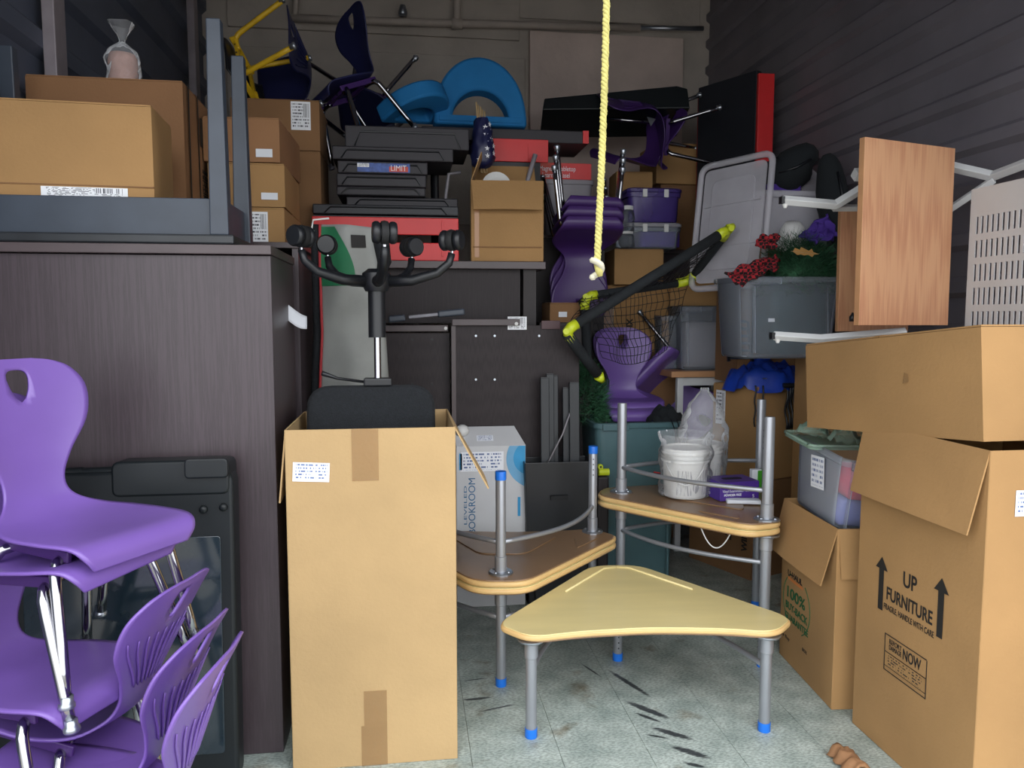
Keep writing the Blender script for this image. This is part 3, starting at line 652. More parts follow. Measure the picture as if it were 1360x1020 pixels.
def leg_mesh(sx, sy, hs=HS):
    a = [(sx*.085, sy*.075, hs-.040), (sx*.125, sy*.085, hs-.040), (sx*.150, sy*.096, hs-.046), (sx*.163, sy*.106, hs-.066), (sx*.168, sy*.115, hs-.10), (sx*.195, sy*.178, .018)]
    pts = []
    for i in range(len(a)-1):
        for k in range(4): pts.append(Vector(a[i]).lerp(Vector(a[i+1]), k/4))
    pts.append(Vector(a[-1])); return mesh('leg', G().tube(pts, .0135, 14), True)
LEGM = {(sx, sy): leg_mesh(sx, sy) for sx in (-1, 1) for sy in (-1, 1)}
GLIDE = mesh('glide', G().lathe([(0, 0), (.016, 0), (.019, .005), (.018, .012), (.0145, .016), (.0145, .03), (0, .03)], 14), True)
BRK = mesh('bracket', G().box((0, 0, HS-.036), (.30, .022, .016)).box((0, 0, 0), (0, 0, 0)))
SCREW = mesh('screw', G().lathe([(0, 0), (.005, 0), (.005, .004), (0, .005)], 8))
def chair(label, loc, rz, tilt=(0, 0), m='purple_plastic', group=None, ribs=True, name='school_chair', legm='chrome', mtx=None, legs=True):
    mt = mtx if mtx is not None else Matrix.Translation(loc) @ Matrix.Rotation(rz, 4, 'Z') @ Matrix.Rotation(tilt[0], 4, 'X') @ Matrix.Rotation(tilt[1], 4, 'Y')
    t = thing(name, label, 'chair', group=group, mtx=mt)
    me = SHELL.copy(); me.materials.clear(); me.materials.append(M[m])
    sh = ob('shell', me, m, t, loc=(0, 0, HS), solid=.007)
    if ribs:
        for r_ in RIBS:
            me = r_.copy(); me.materials.clear(); me.materials.append(M[m]); ob('rib', me, m, sh)
    if legs:
        for sy in (-1, 1):
            br = ob('bracket', G().box((0, sy*.075, HS-.034), (.26, .03, .018)), m if 0 else 'deep_shaded_purple_plastic', t, bevel=.004)
            for sx in (-.11, -.04, .04, .11): ob('screw', SCREW, 'chrome', br, mtx=Matrix.Translation((sx, sy*.075+sy*.015, HS-.034)) @ Matrix.Rotation(-sy*PI/2, 4, 'X'))
        for sx in (-1, 1):
            ob('side_rail', G().box((sx*.135, 0, HS-.032), (.012, .24, .028)), 'deep_shaded_purple_plastic', t, bevel=.003)
            for sy in (-1, 1):
                me = LEGM[(sx, sy)].copy(); me.materials.clear(); me.materials.append(M[legm])
                lg = ob('leg', me, legm, t); ob('glide', GLIDE, 'white_plastic' if legm != 'chrome' else 'zinc', lg, loc=(sx*.197, sy*.183, 0))
    return t
SCREW.materials.append(M['chrome']); GLIDE.materials.append(M['zinc'])
GC = 'purple chairs stacked by the wardrobe'
a1 = PX(105, 693, Y=2.08)
chair('top purple school chair of the stack, facing right', (a1.x, 2.08, a1.z-HS), R(-30-90), (R(-3), 0), group=GC)
chair('second purple school chair, nested under the top chair and facing right', (a1.x-.008, 2.06, a1.z-HS-.062), R(-25-90), (R(3), R(2)), group=GC)
a3 = PX(60, 893, Y=2.02)
chair('purple school chair low in the stack facing right, under the nested pair', (a3.x, 2.02, a3.z-HS), R(-24-90), group=GC)
for k, (px, py, Y, lb) in enumerate(((308, 860, 1.78, 'lowest left-facing purple chair of the stack, its ribbed back furthest right'),
                                     (283, 826, 1.90, 'middle left-facing purple chair of the stack, showing its ribbed back'),
                                     (252, 768, 2.01, 'uppermost left-facing purple chair of the stack, showing its ribbed back'))):
    an = R(174-4*k); f = Vector((math.cos(an), math.sin(an), .16+.03*k)).normalized(); u = Vector((.16, 0, 1)); u = (u-f*u.dot(f)).normalized(); r_ = f.cross(u)
    R3 = Matrix(((r_.x, f.x, u.x), (r_.y, f.y, u.y), (r_.z, f.z, u.z)))
    o = PX(px, py, Y=Y)-R3 @ Vector((0, -.260, .403+HS))
    chair(lb, None, 0, group=GC, mtx=Matrix.Translation(o) @ R3.to_4x4())

# ================================================================== folded black plastic table leaning behind the chairs
e0, e1 = PX(60, 620, Y=2.42), PX(303, 615, Y=2.42)
TWd = e1.x-e0.x+.25; TH = e1.z
ft = thing('folded_table', 'folded black moulded plastic table standing between purple chairs and wardrobe', 'folding table', (e1.x-TWd/2, 2.47, 0), (R(-3), 0, 0))
ob('body', G().prism(rounded([(-TWd/2, 0), (TWd/2, 0), (TWd/2, TH-.03), (-TWd/2, TH-.03)], .05), -.045, .045), 'case_plastic', ft, mtx=Matrix.Rotation(PI/2, 4, 'X'), bevel=.012, auto=40)
ob('corner_block', G().prism(rounded([(TWd/2-.36, TH-.11), (TWd/2-.01, TH-.11), (TWd/2-.01, TH), (TWd/2-.36, TH)], .025), -.06, .05), 'case_plastic', ft, mtx=Matrix.Rotation(PI/2, 4, 'X'), bevel=.008, auto=40)
ob('latch', G().prism(rounded([(TWd/2-.14, TH-.055), (TWd/2-.01, TH-.055), (TWd/2-.01, TH+.006), (TWd/2-.14, TH+.006)], .015), .05, .068), 'case_plastic', ft, mtx=Matrix.Rotation(PI/2, 4, 'X'), bevel=.005)
for dx in (-.55, -.46): ob('handle_bar', G().tube([(TWd/2+dx, -.02, TH-.035), (TWd/2+dx+.10, -.02, TH-.032)], .016, 12), 'case_plastic', ft, auto=40)
ob('corner_block', G().prism(rounded([(TWd/2-.72, TH-.08), (TWd/2-.54, TH-.08), (TWd/2-.54, TH-.015), (TWd/2-.72, TH-.015)], .02), -.06, .05), 'case_plastic', ft, mtx=Matrix.Rotation(PI/2, 4, 'X'), bevel=.008)
ob('inset_panel', G().prism(rounded([(TWd/2-.62, .12), (TWd/2-.04, .12), (TWd/2-.04, TH-.24), (TWd/2-.62, TH-.24)], .012), .044, .050), 'case_panel', ft, mtx=Matrix.Rotation(PI/2, 4, 'X'), bevel=.002)
for dx, dz in ((-.09, -.155), (-.03, -.15)): ob('knob', G().lathe([(0, 0), (.013, 0), (.012, .01), (0, .013)], 14), 'case_plastic', ft, mtx=Matrix.Translation((TWd/2+dx, -.045, TH+dz)) @ Matrix.Rotation(PI/2, 4, 'X'), smooth=True)
# ================================================================== back left: second cabinet with stacked cartons
def rect(x0, y0, x1, y1, Y):
    xm, ym = (x0+x1)/2, (y0+y1)/2
    return PX(x0, ym, Y=Y).x, PX(x1, ym, Y=Y).x, PX(xm, y1, Y=Y).z, PX(xm, y0, Y=Y).z
CB = 1.775
cb = thing('cabinet', 'dark cabinet behind the wardrobe under the stacked boxes', 'cabinet')
ob('side_panel', G().box((-.442, 3.70, CB/2), (.024, .94, CB)), 'dark_laminate', cb); ob('side_panel', G().box((-1.38, 3.70, CB/2), (.024, .94, CB)), 'dark_laminate', cb)
ob('back_panel', G().box((-.91, 4.165, CB/2), (.92, .008, CB-.01)), 'dark_laminate', cb)
for z in (.3, .8, 1.3): ob('shelf', G().box((-.91, 3.70, z), (.91, .9, .022)), 'dark_laminate_flat', cb)
ob('top_panel', G().box((-.905, 3.70, CB+.012), (.985, .96, .024)), 'dark_edge', cb, bevel=.002)
ZC = CB+.026
def pile(label, y0, y1, x1, X1, Yf, dep, wid, m='cardboard', zb=None, seed=0, rz=0, **k):
    xa, xb, za, zt = rect(340, y0, x1, y1, Yf)
    if zb is not None: za = zb
    h = zt-za
    return carton(label, (wid, dep, h), (X1-wid/2, Yf+dep/2, za), rz, m, seed=seed, **k), (wid, dep, h), zt
ct, sz, z_ = pile('lowest cardboard box of the stack behind the black table legs', 276, 330, 385, -.525, 3.53, .54, .32, zb=ZC, seed=11)
sheet('shipping_label', .085, .135, 'shipping_label', ct, FR(*sz, .165, .02, 'front', .006))
ct, sz, z_ = pile('middle cardboard box of the stack behind the black table legs', 217, 275, 385, -.525, 3.53, .54, .32, zb=z_+.004, seed=12, rz=R(1))
sheet('torn_label', .07, .03, 'paper', ct, FR(*sz, .22, .03, 'front', .006))
ct, sz, z_ = pile('reddish cardboard box with open edge, topmost of the front stack', 157, 216, 385, -.53, 3.53, .54, .32, m='cardboard_red', zb=z_+.004, seed=13, rz=R(-1.5))
sheet('torn_label', .07, .035, 'paper', ct, FR(*sz, .22, .02, 'front', .006))
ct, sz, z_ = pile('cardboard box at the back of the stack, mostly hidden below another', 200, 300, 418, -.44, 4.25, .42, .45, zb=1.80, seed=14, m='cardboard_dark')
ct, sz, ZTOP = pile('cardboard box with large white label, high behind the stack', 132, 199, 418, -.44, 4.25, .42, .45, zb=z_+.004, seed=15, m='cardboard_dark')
sheet('shipping_label', .10, .145, 'shipping_label', ct, FR(*sz, .305, sz[2]-.155, 'front', .006))
sb_ = thing('cabinet', 'low dark cabinet carrying the rear cardboard boxes', 'cabinet', (-.665, 4.46, 0))
ob('body', G().box((0, 0, .89), (.46, .44, 1.78)), 'dark_laminate', sb_); ob('top_panel', G().box((0, 0, 1.788), (.48, .46, .018)), 'dark_edge', sb_)

def chair_axes(label, at, fwd, upv, m='deep_shaded_purple_plastic', legm='chrome', **k):
    """chair placed by where its seat centre is and where its front and its up point"""
    f = Vector(fwd).normalized(); u = Vector(upv); u = (u-f*u.dot(f)).normalized(); r_ = f.cross(u)
    R3 = Matrix(((r_.x, f.x, u.x), (r_.y, f.y, u.y), (r_.z, f.z, u.z)))
    o = Vector(at)-R3 @ Vector((0, 0, HS))
    mt = Matrix.Translation(o) @ R3.to_4x4()
    return chair(label, None, 0, m=m, legm=legm, mtx=mt, **k)
GP = 'chairs thrown on the pile'
SEATM = mesh('seat', G().grid(lambda a, c: cpoint(a*.42, c), 24, 16), True)
yc = chair_axes('black stool with yellow tube legs tipped on its side on the boxes', PX(318, 98, Y=4.35), (.25, .75, -.5), (-.88, .25, -.42), 'black_plastic', 'yellow_tube', ribs=False)
yc.name = 'stool'; yc['category'] = 'stool'
for ch in yc.children:
    if ch.name.startswith('shell'): SEATM.materials.append(M['black_plastic']); ch.data = SEATM; ch.name = 'seat'
    if ch.name.startswith('side_rail') or ch.name.startswith('bracket'): ch.data.materials[0] = M['yellow_tube']
chair_axes('shade-painted purple chair perched upright on the boxes, back with handle hole raised', PX(458, 117, Y=4.5), (-.80, -.55, -.42), (-.42, -.05, 1), 'navy_and_shaded_purple', group=GP)  # ordinary purple chair; its backlit dark side is painted into the colour
chair_axes('shade-painted purple chair lying under the perched chair, back towards the blue seat', PX(490, 152, Y=4.85), (-.9, .2, .25), (.15, -.55, -.8), 'navy_and_shaded_purple', group=GP)
chair_axes('shade-painted purple chair on its side above the labelled box, beside yellow frame', PX(382, 112, Y=4.75), (-.8, .3, -.2), (-.25, -.85, .35), 'navy_and_shaded_purple', group=GP)

# ================================================================== back centre: dark desk, red shelf, stacked shelf trays
DT = PX(560, 346, Y=4.1).z
x0 = PX(428, 350, Y=4.1).x; x1 = PX(725, 350, Y=4.1).x
dk = thing('dark_desk', 'dark laminate desk carrying the red shelf and the black trays', 'desk')
ob('desktop', G().box(((x0+x1)/2, 4.45, DT-.02), (x1-x0, .70, .04)), 'dark_edge', dk, bevel=.003)
xs = PX(704, 400, Y=4.13).x
ob('end_panel', G().box((xs, 4.45, (DT-.04)/2), (.07, .62, DT-.04)), 'inner_dark', dk)
ob('end_panel', G().box((x0+.05, 4.45, (DT-.04)/2), (.04, .62, DT-.04)), 'desk_laminate', dk)
zq = PX(560, 429, Y=4.16).z
ob('modesty_panel', G().box(((x0+xs)/2, 4.17, (DT-.04+zq)/2), (xs-x0-.1, .02, DT-.04-zq)), 'desk_laminate', dk)
# upended desks standing in front of it
def upended(label, X0, X1, Z1, Y, extra):
    t = thing('upended_desk', label, 'desk', ((X0+X1)/2, Y, 0))
    w_ = X1-X0
    ob('panel', G().box((0, 0, Z1/2), (w_, .028, Z1)), 'desk_laminate', t, bevel=.002)
    return t, w_
a0, a1_, b0, b1 = rect(600, 432, 768, 700, 4.0)
ud, w_ = upended('upended dark desktop with screw holes beside the black bars', a0, a1_, b1, 4.0, 0)
for (px, py) in ((632, 446), (657, 446), (632, 504), (657, 504), (716, 446)):
    p = PX(px, py, Y=3.985); ob('screw_socket', G().lathe([(0, 0), (.006, 0), (.006, .004), (0, .004)], 8), 'zinc', ud, mtx=Matrix.Translation((p.x-(a0+a1_)/2, -.0145, p.z)) @ Matrix.Rotation(PI/2, 4, 'X'))
z = PX(650, 428, Y=3.97).z; xa, xb = PX(600, 428, Y=3.97).x, PX(690, 428, Y=3.97).x
ob('rail', G().box(((xa+xb)/2-(a0+a1_)/2, -.03, z), (xb-xa, .025, .034)), 'dark_edge', ud, bevel=.003)
ob('edge_strip', G().box((-w_/2+.011, -.018, b1/2), (.022, .012, b1)), 'dark_edge', ud)
p = PX(686, 430, Y=3.95); ob('bolt', G().lathe([(0, 0), (.009, 0), (.009, .006), (0, .007)], 12), 'white_plastic', ud, mtx=Matrix.Translation((p.x-(a0+a1_)/2, -.043, p.z)) @ Matrix.Rotation(PI/2, 4, 'X'))
p = PX(675, 438, Y=3.96); sheet('paper_label', .10, .068, 'shipping_label', ud, frame((p.x-(a0+a1_)/2, -.0185, p.z), (1, 0, 0), (0, 0, 1)))
p = PX(719, 417, Y=3.98); ob('hinge_plate', G().box((p.x-(a0+a1_)/2+.05, -.02, b1+.002), (.10, .006, .045)), 'brown_plate', ud, bevel=.002)
a0, a1_, b0, b1 = rect(500, 442, 598, 640, 4.06)
ud2, w2 = upended('upended dark desktop standing behind the upside-down office chair', a0-.15, a1_, b1, 4.06, 0)
z = PX(550, 436, Y=4.03).z; 
ob('rail', G().box((.05, -.03, z), (w2-.12, .025, .034)), 'dark_edge', ud2, bevel=.003)
p = PX(592, 436, Y=4.02); ob('bolt', G().lathe([(0, 0), (.009, 0), (.009, .006), (0, .007)], 12), 'white_plastic', ud2, mtx=Matrix.Translation((p.x-(a0-.15+a1_)/2, -.043, p.z)) @ Matrix.Rotation(PI/2, 4, 'X'))
for (px, py) in ((548, 451), (574, 451), (548, 510), (574, 510)):
    p = PX(px, py, Y=4.045); ob('screw_socket', G().lathe([(0, 0), (.006, 0), (.006, .004), (0, .004)], 8), 'black_plastic', ud2, mtx=Matrix.Translation((p.x-(a0-.15+a1_)/2, -.0145, p.z)) @ Matrix.Rotation(PI/2, 4, 'X'))
tl = PX(517, 424, Y=3.94); tr = PX(617, 414, Y=3.94)
mb_ = thing('folded_bracket', 'dark grey folding leg bracket lying on the upended desks', 'bracket', mtx=frame(tl, tr-tl, (0, .05, 1)))
L = (tr-tl).length
ob('arm', G().box((L*.5, 0, 0), (L*.5, .02, .03)), 'grey_bar', mb_, bevel=.004); ob('grip', G().box((L*.82, 0, .004), (L*.36, .034, .04)), 'slate_paint', mb_, bevel=.008); ob('grip', G().box((L*.1, 0, -.004), (L*.22, .034, .04)), 'slate_paint', mb_, bevel=.008)

# red plastic shelf and the stack of trays
xa, xb, za, zb_ = rect(415, 289, 609, 345, 4.14)
rs = thing('plastic_shelf', 'black plastic shelf unit with two bright red front boards on the dark desk', 'shelf', ((xa+xb)/2, 4.14, DT+.001))
w_ = xb-xa; H_ = zb_-DT
for z0_, z1_ in ((0.0, .42), (.60, 1.0)):
    bd = ob('front_board', G().box((0, 0, (z0_+z1_)/2*H_), (w_, .02, (z1_-z0_)*H_)), 'red_plastic', rs, bevel=.004)
    ob('clip', G().box((w_/2-.085, -.011, (z0_+z1_)/2*H_+.005), (.012, .006, (z1_-z0_)*H_*.6)), 'red_plastic', bd, bevel=.001)
ob('shelf_deck', G().box((0, .20, .06*H_+.02), (w_-.01, .37, .03)), 'dark_tray', rs); ob('shelf_deck', G().box((0, .20, .97*H_), (w_-.01, .37, .03)), 'dark_tray', rs)
for s_ in (-1, 1):
    for yy in (.03, .36): ob('post', G().box((s_*(w_/2-.04), yy, H_*.5), (.05, .04, H_*.9)), 'dark_tray', rs)
trays = [(415, 272, 609, 289, 4.16, 'dark_tray', 'lowest black moulded tray, right on the red shelf'), (460, 262, 608, 274, 4.26, 'tray_plastic', 'second black moulded tray from the bottom, above the widest tray'),
         (447, 248, 565, 263, 4.22, 'tray_plastic', 'third black moulded tray from the bottom of the stack'), (447, 231, 566, 247.5, 4.22, 'tray_plastic', 'black moulded tray just below the one with coloured sticker'),
         (448, 214, 568, 230.5, 4.22, 'tray_plastic', 'black moulded tray with a blue and red sticker'), (441, 195, 602, 213, 4.20, 'tray_plastic', 'black moulded tray just below the topmost tray'),
         (458, 168, 623, 194, 4.24, 'tray_plastic', 'topmost black moulded tray, longest of the stack')]
zprev = DT+H_+.016
for (xl, yt, xr, yb, Y, m, lb) in trays:
    xa, xb, za, zt = rect(xl, yt, xr, yb, Y)
    w_ = xb-xa; h_ = zt-zprev
    t = thing('moulded_tray', lb, 'tray', ((xa+xb)/2, Y, zprev+.001), group='stacked black trays')
    hh = h_-.002
    ob('rim', G().box((0, .2, hh*.5), (w_, .40, hh)), m, t, bevel=.006)
    i0, i1 = -w_*.38, w_*.38
    ob('ridge', G().tube([(i0-.03, -.001, .006), (i0, -.001, hh*.72), (i1, -.001, hh*.72), (i1+.03, -.001, .006)], .005, 6), 'black_plastic', t)
    ob('raised_panel', G().prism([(i0-.015, .004), (i1+.015, .004), (i1-.008, hh*.62), (i0+.008, hh*.62)], 0, .006), m, t, mtx=Matrix.Rotation(PI/2, 4, 'X'))
    if 'blue and red' in lb:
        st = sheet('sticker', w_*.58, hh*.72, 'label_blue', t, frame((-w_*.28, -.009, hh*.1), (1, 0, 0), (0, 0, 1)))
        sheet('print_block', w_*.13, hh*.3, 'shipping_label', st, Matrix.Translation((.0, hh*.38, .001))); sheet('print_block', w_*.21, hh*.42, 'red_print', st, Matrix.Translation((w_*.35, hh*.05, .001)))
        text('LIMIT', .042, 'white_ink', st, Matrix.Translation((w_*.365, hh*.13, .002)), .85)
    zprev = zt
ZTRAY = zprev

# open carton on the desk
oc2 = PX(676, 347, Y=4.12)
wC = PX(725, 300, Y=4.12).x-PX(629, 300, Y=4.12).x; hC = PX(676, 240, Y=4.12).z-DT
ob2 = carton('creased open cardboard box with flap hanging over its front, on the dark desk', (wC, .36, hC), ((PX(725, 300, Y=4.12).x+PX(629, 300, Y=4.12).x)/2, 4.31, DT+.002), R(-4), 'cardboard', 'open',
             {'F': (.17, 160), 'B': (.16, 20), 'L': (.16, -20)}, name='cardboard_box')
ob('creased_fold', G().box((0, -.183, .075), (wC*.95, .006, .006)), 'cardboard_dark', ob2); ob('tape', G().box((-wC*.42, -.1825, hC*.5), (.025, .002, hC*.9)), 'kraft_tape', ob2)
pb = PX(660, 236, Y=4.3)
tag(ob('paper_plate', G().lathe([(0, 0), (.05, 0), (.08, .012), (.082, .014), (.05, .004), (0, .003)], 24), 'white_plastic', loc=(pb.x, 4.33, pb.z-.045), rot=(R(80), 0, 0)), 'white paper plate standing inside the creased open box', 'plate')

# blue foam seats
def arch(w_, h_, th, opening):
    out = [(w_/2*math.cos(a), h_*math.sin(a)**.85) for a in [PI*i/28 for i in range(29)]]
    inn = [(w_*.30*math.cos(a), h_*.10+h_*.42*math.sin(a)) for a in [PI*i/28 for i in range(29)]]
    g = G(); n = 29
    for y in (-th/2, th/2):
        g.add([(x, y, z) for x, z in out]+[(x, y, z) for x, z in inn], [(i, i+1, n+i+1, n+i) for i in range(n-1)]+[(0, n, n+n-1, n-1)])
    m_ = 2*n
    g.f += [(i, i+1, m_+i+1, m_+i) for i in range(n-1)]+[(n-1, 0, m_, m_+n-1)]+[(n+i, n+i+1, m_+n+i+1, m_+n+i) for i in range(n-1)]+[(n+n-1, n, m_+n, m_+n+n-1)]
    return g
xa, xb, za, zt = rect(575, 77, 698, 171, 4.75)
bs = thing('foam_cushion', 'bright blue arch-shaped foam seat standing on the black trays', 'seat', ((xa+xb)/2, 4.75, za), (R(-6), 0, R(2)), group='blue foam seats')
ob('foam_body', arch(xb-xa, zt-za, .13, 0), 'blue_foam', bs, bevel=.02, auto=45)
ob('strap', G().box((0, -.07, .035), (xb-xa-.06, .006, .035)), 'blue_foam', bs, bevel=.003)
p = PX(540, 150, Y=4.72)
bs2 = thing('foam_cushion', 'blue foam seat lying tilted among the shade-painted chairs, left of the arch', 'seat', (p.x, 4.72, p.z-.02), (R(68), R(-8), R(38)), group='blue foam seats')
ob('foam_body', arch(.42, .30, .10, 0), 'blue_foam', bs2, bevel=.02, auto=45)
ld = thing('plastic_shelf', 'dark plastic shelf deck behind the trays under the blue arch seat', 'shelf', (PX(680, 180, Y=4.8).x, 4.80, 0))
zt = PX(680, 171, Y=4.6).z; zb_ = PX(680, 188, Y=4.6).z
xa, xb = PX(560, 178, Y=4.6).x-ld.location.x, PX(782, 178, Y=4.6).x-ld.location.x
ob('deck', G().box(((xa+xb)/2, 0, (zt+zb_)/2), (xb-xa, .40, zt-zb_)), 'tray_plastic', ld, bevel=.006)
ob('end_cap', G().box((xb-.02, -.205, (zt+zb_)/2), (.035, .012, zt-zb_)), 'red_plastic', ld)
for xx in (xa+.08, xb-.42):
    for yy in (-.15, .15): ob('post', G().tube([(xx, yy, DT), (xx, yy, zb_)], .02, 10), 'dark_tray', ld)
xa, xb, za, zt = rect(652, 186, 716, 216, 4.6)
rs2 = thing('red_board', 'dull red plastic shelf board behind the starry flags', 'board', ((xa+xb)/2, 4.58, za)); ob('board', G().box((0, 0, (zt-za)/2), (xb-xa+.1, .02, zt-za)), 'red_plastic', rs2, bevel=.003); ob('notch_rib', G().box((.08, -.012, (zt-za)*.4), (.015, .006, (zt-za)*.6)), 'red_plastic', rs2); ob('bracket', G().box((0, .02, -.2), (.3, .02, .42)), 'dark_tray', rs2)
# bundle of small flags
p = PX(643, 215, Y=4.42); pt = PX(640, 136, Y=4.42)
fb = thing('flag_bundle', 'rolled bundle of small starry navy flags on wooden sticks', 'flags', (p.x, 4.42, p.z-.06)); hF = pt.z-p.z+.06
for k in range(5): ob('stick', G().tube([((k-2)*.008, (k % 2)*.012, 0), ((k-2)*.012-.02, (k % 2)*.012, hF-.012*k)], .0045, 7), 'stick_wood', fb)
ob('flag_cloth', G().grid(bagfn([(.02, 0), (.062, .02), (.07, .10), (.055, .20), (.04, .26), (.03, .28)], 5, .35), 28, 16), 'navy_and_shaded_purple', fb, smooth=True, loc=(-.01, 0, .02))
star = [((.016 if i % 2 == 0 else .0065)*math.sin(i*PI/5), (.016 if i % 2 == 0 else .0065)*math.cos(i*PI/5)) for i in range(10)]
for k in range(11):
    a = R(-110+(k*37) % 75); z = .04+.02*k; r_ = .074 if z < .14 else .062-(z-.14)*.12
    ob('star', G().prism(star, 0, .001), 'white_ink', fb, mtx=Matrix.Translation((-.01, 0, .02)) @ frame((r_*math.cos(a), r_*math.sin(a), z), (-math.sin(a), math.cos(a), 0), (0, 0, 1)))
# grey frames
def bars(name, label, cat, paths, r, m, part='bar', **k):
    t = thing(name, label, cat, **k)
    for pth in paths: ob(part, G().tube(pth, r, 8), m, t, smooth=True)
    return t
bars('metal_stand', 'pale grey metal frame standing behind the creased open box', 'frame', [[PX(590, 290, Y=4.42), PX(592, 262, Y=4.42), PX(596, 231, Y=4.42), PX(612, 229, Y=4.42)]], .010, 'grey_plastic')
bars('metal_stand', 'pale slanted bar between the open box and the red easel box', 'frame', [[PX(696, 262, Y=4.5), PX(702, 235, Y=4.5), PX(711, 205, Y=4.5)]], .014, 'grey_plastic')
# grey bin with the easel game on top
xa, xb, za, zt = rect(722, 238, 790, 345, 4.80)
def tub(label, w_, d_, h_, loc, rz, m, name='storage_tub', taper=.82, rim=.014, lid=False, rot=None, group=None, handle=True, cat='tub', thick=.004):
    t = thing(name, label, cat, loc, rot or (0, 0, rz), group)
    def loop(k, z, q=0): return [(x, y, z) for x, y in rounded([(-w_/2*k+q, -d_/2*k+q), (w_/2*k-q, -d_/2*k+q), (w_/2*k-q, d_/2*k-q), (-w_/2*k+q, d_/2*k-q)], .05, 4)]
    lv = [loop(taper, 0), loop(taper+.02, .01), loop(.97, h_*.94), loop(.97, h_), loop(.97, h_, thick), loop(.97, h_*.94, thick), loop(taper+.02, .014, thick), loop(taper, .008, thick)]
    n = len(lv[0]); g = G(); g.add([p for l_ in lv for p in l_], [(i*n+k, i*n+(k+1) % n, (i+1)*n+(k+1) % n, (i+1)*n+k) for i in range(len(lv)-1) for k in range(n)]+[tuple(range(n))[::-1], tuple(range((len(lv)-1)*n, len(lv)*n))])
    bd = ob('body', g, m, t, auto=35)
    lr = [loop(.97, h_-.028), loop(1.02, h_-.026), loop(1.03, h_), loop(.97, h_+.003), loop(.965, h_-.001)]
    g = G(); g.add([p for l_ in lr for p in l_], [(i*n+k, i*n+(k+1) % n, ((i+1) % 5)*n+(k+1) % n, ((i+1) % 5)*n+k) for i in range(5) for k in range(n)])
    ob('rim', g, m, t, auto=35)
    if handle:
        for xx in (-.16, .16): ob('corner_rib', G().box((w_*xx*2.2, -d_/2*.915, h_*.48), (.012, .006, h_*.82), Matrix.Rotation(R(-4), 3, 'X')), m, bd)
        ob('handle', G().box((-w_*.27, -d_/2*1.03, h_-.02), (w_*.3, .02, .035)), m, t, bevel=.004)
    if lid:
        ll = [loop(1.03, h_+.003), loop(1.05, h_+.006), loop(1.05, h_+.022), loop(.97, h_+.03), loop(.9, h_+.026)]
        g = G(); g.add([p for l_ in ll for p in l_], [(i*n+k, i*n+(k+1) % n, (i+1)*n+(k+1) % n, (i+1)*n+k) for i in range(4) for k in range(n)]+[tuple(range(n))[::-1], tuple(range(4*n, 5*n))])
        ob('lid', g, lid, t, auto=35)
        for s_ in (-1, 1): ob('clasp', G().box((s_*w_*.2, -d_/2*1.06, h_-.005), (.03, .012, .05)), 'white_plastic', t, bevel=.003)
    return t
bw = xb-xa
tub('grey plastic bin under the red easel box', bw, .30, zt-DT+.03 if 0 else .34, ((xa+xb)/2, 4.97, zt-.34), 0, 'grey_plastic', name='storage_bin', cat='bin', handle=False)
bsx = thing('dark_stand', 'dark stand behind the purple chairs carrying the grey bin', 'stand', ((xa+xb)/2+.02, 5.02, 0)); ob('column', G().box((0, 0, (zt-.34)/2), (.44, .36, zt-.342)), 'inner_dark', bsx); ob('stand_top', G().box((0, 0, zt-.351), (.47, .39, .016)), 'dark_edge', bsx)
xa, xb, za, z2 = rect(714, 217, 786, 240, 4.82)
ez = thing('game_box', 'red printed learning easel box lying on the grey bin', 'box', ((xa+xb)/2, 4.96, zt+.004))
ob('carton', G().box((0, 0, (z2-zt)/2), (xb-xa, .26, z2-zt)), 'red_plastic', ez, bevel=.002)
hz = z2-zt
sheet('orange_print', (xb-xa)*.44, hz*.94, 'red_print', ez, frame((-(xb-xa)/2+.003, -.1315, hz*.03), (1, 0, 0), (0, 0, 1)))
text('Magnetic Tabletop', .043, 'white_ink', ez, frame((-(xb-xa)/2+.012, -.1325, hz*.50), (1, 0, 0), (0, 0, 1)), .72); text('Learning Easel', .043, 'white_ink', ez, frame((-(xb-xa)/2+.03, -.1325, hz*.10), (1, 0, 0), (0, 0, 1)), .72)
# grey banner / mat standing behind the office chair
bn = thing('sports_banner', 'grey vinyl banner with red edging and green top standing behind the office chair', 'banner')
pts = [(PX(424, 298, Y=3.3), PX(500, 303, Y=3.3)), (PX(424, 360, Y=3.3), PX(505, 360, Y=3.3)), (PX(427, 440, Y=3.32), PX(512, 440, Y=3.32)), (PX(424, 520, Y=3.34), PX(517, 520, Y=3.34)), (PX(424, 700, Y=3.36), PX(520, 700, Y=3.36))]
def bnfn(a, c):
    k = c*4; i = min(3, int(k)); t = k-i; l_ = pts[i][0].lerp(pts[i+1][0], t); r_ = pts[i][1].lerp(pts[i+1][1], t)
    p = l_.lerp(r_, a); return p+Vector((0, .02*noise.noise(Vector((a*3, c*5, 0)))-.05*math.sin(a*PI), 0))
ob('vinyl_sheet', G().grid(bnfn, 16, 40), 'grey_banner', bn, solid=.004, smooth=True)
def onb(a, c, off=-.006): return bnfn(a, c)+Vector((0, off, 0))
ob('red_edging', G().tube([onb(.012, c/20) for c in range(21)], .006, 6), 'red_trim', bn, smooth=True)
g = G(); n_ = 14
for i in range(n_+1):
    c = i/n_*.30; e = .28+.32*math.sin(min(1, i/n_)*PI*.55)
    for j in range(5): g.v.append(tuple(onb(.03+(e-.03)*j/4, .012+c)))
g.f += [(i*5+j, i*5+j+1, (i+1)*5+j+1, (i+1)*5+j) for i in range(n_) for j in range(4)]
ob('green_panel', g, 'green_cloth', bn, smooth=True)
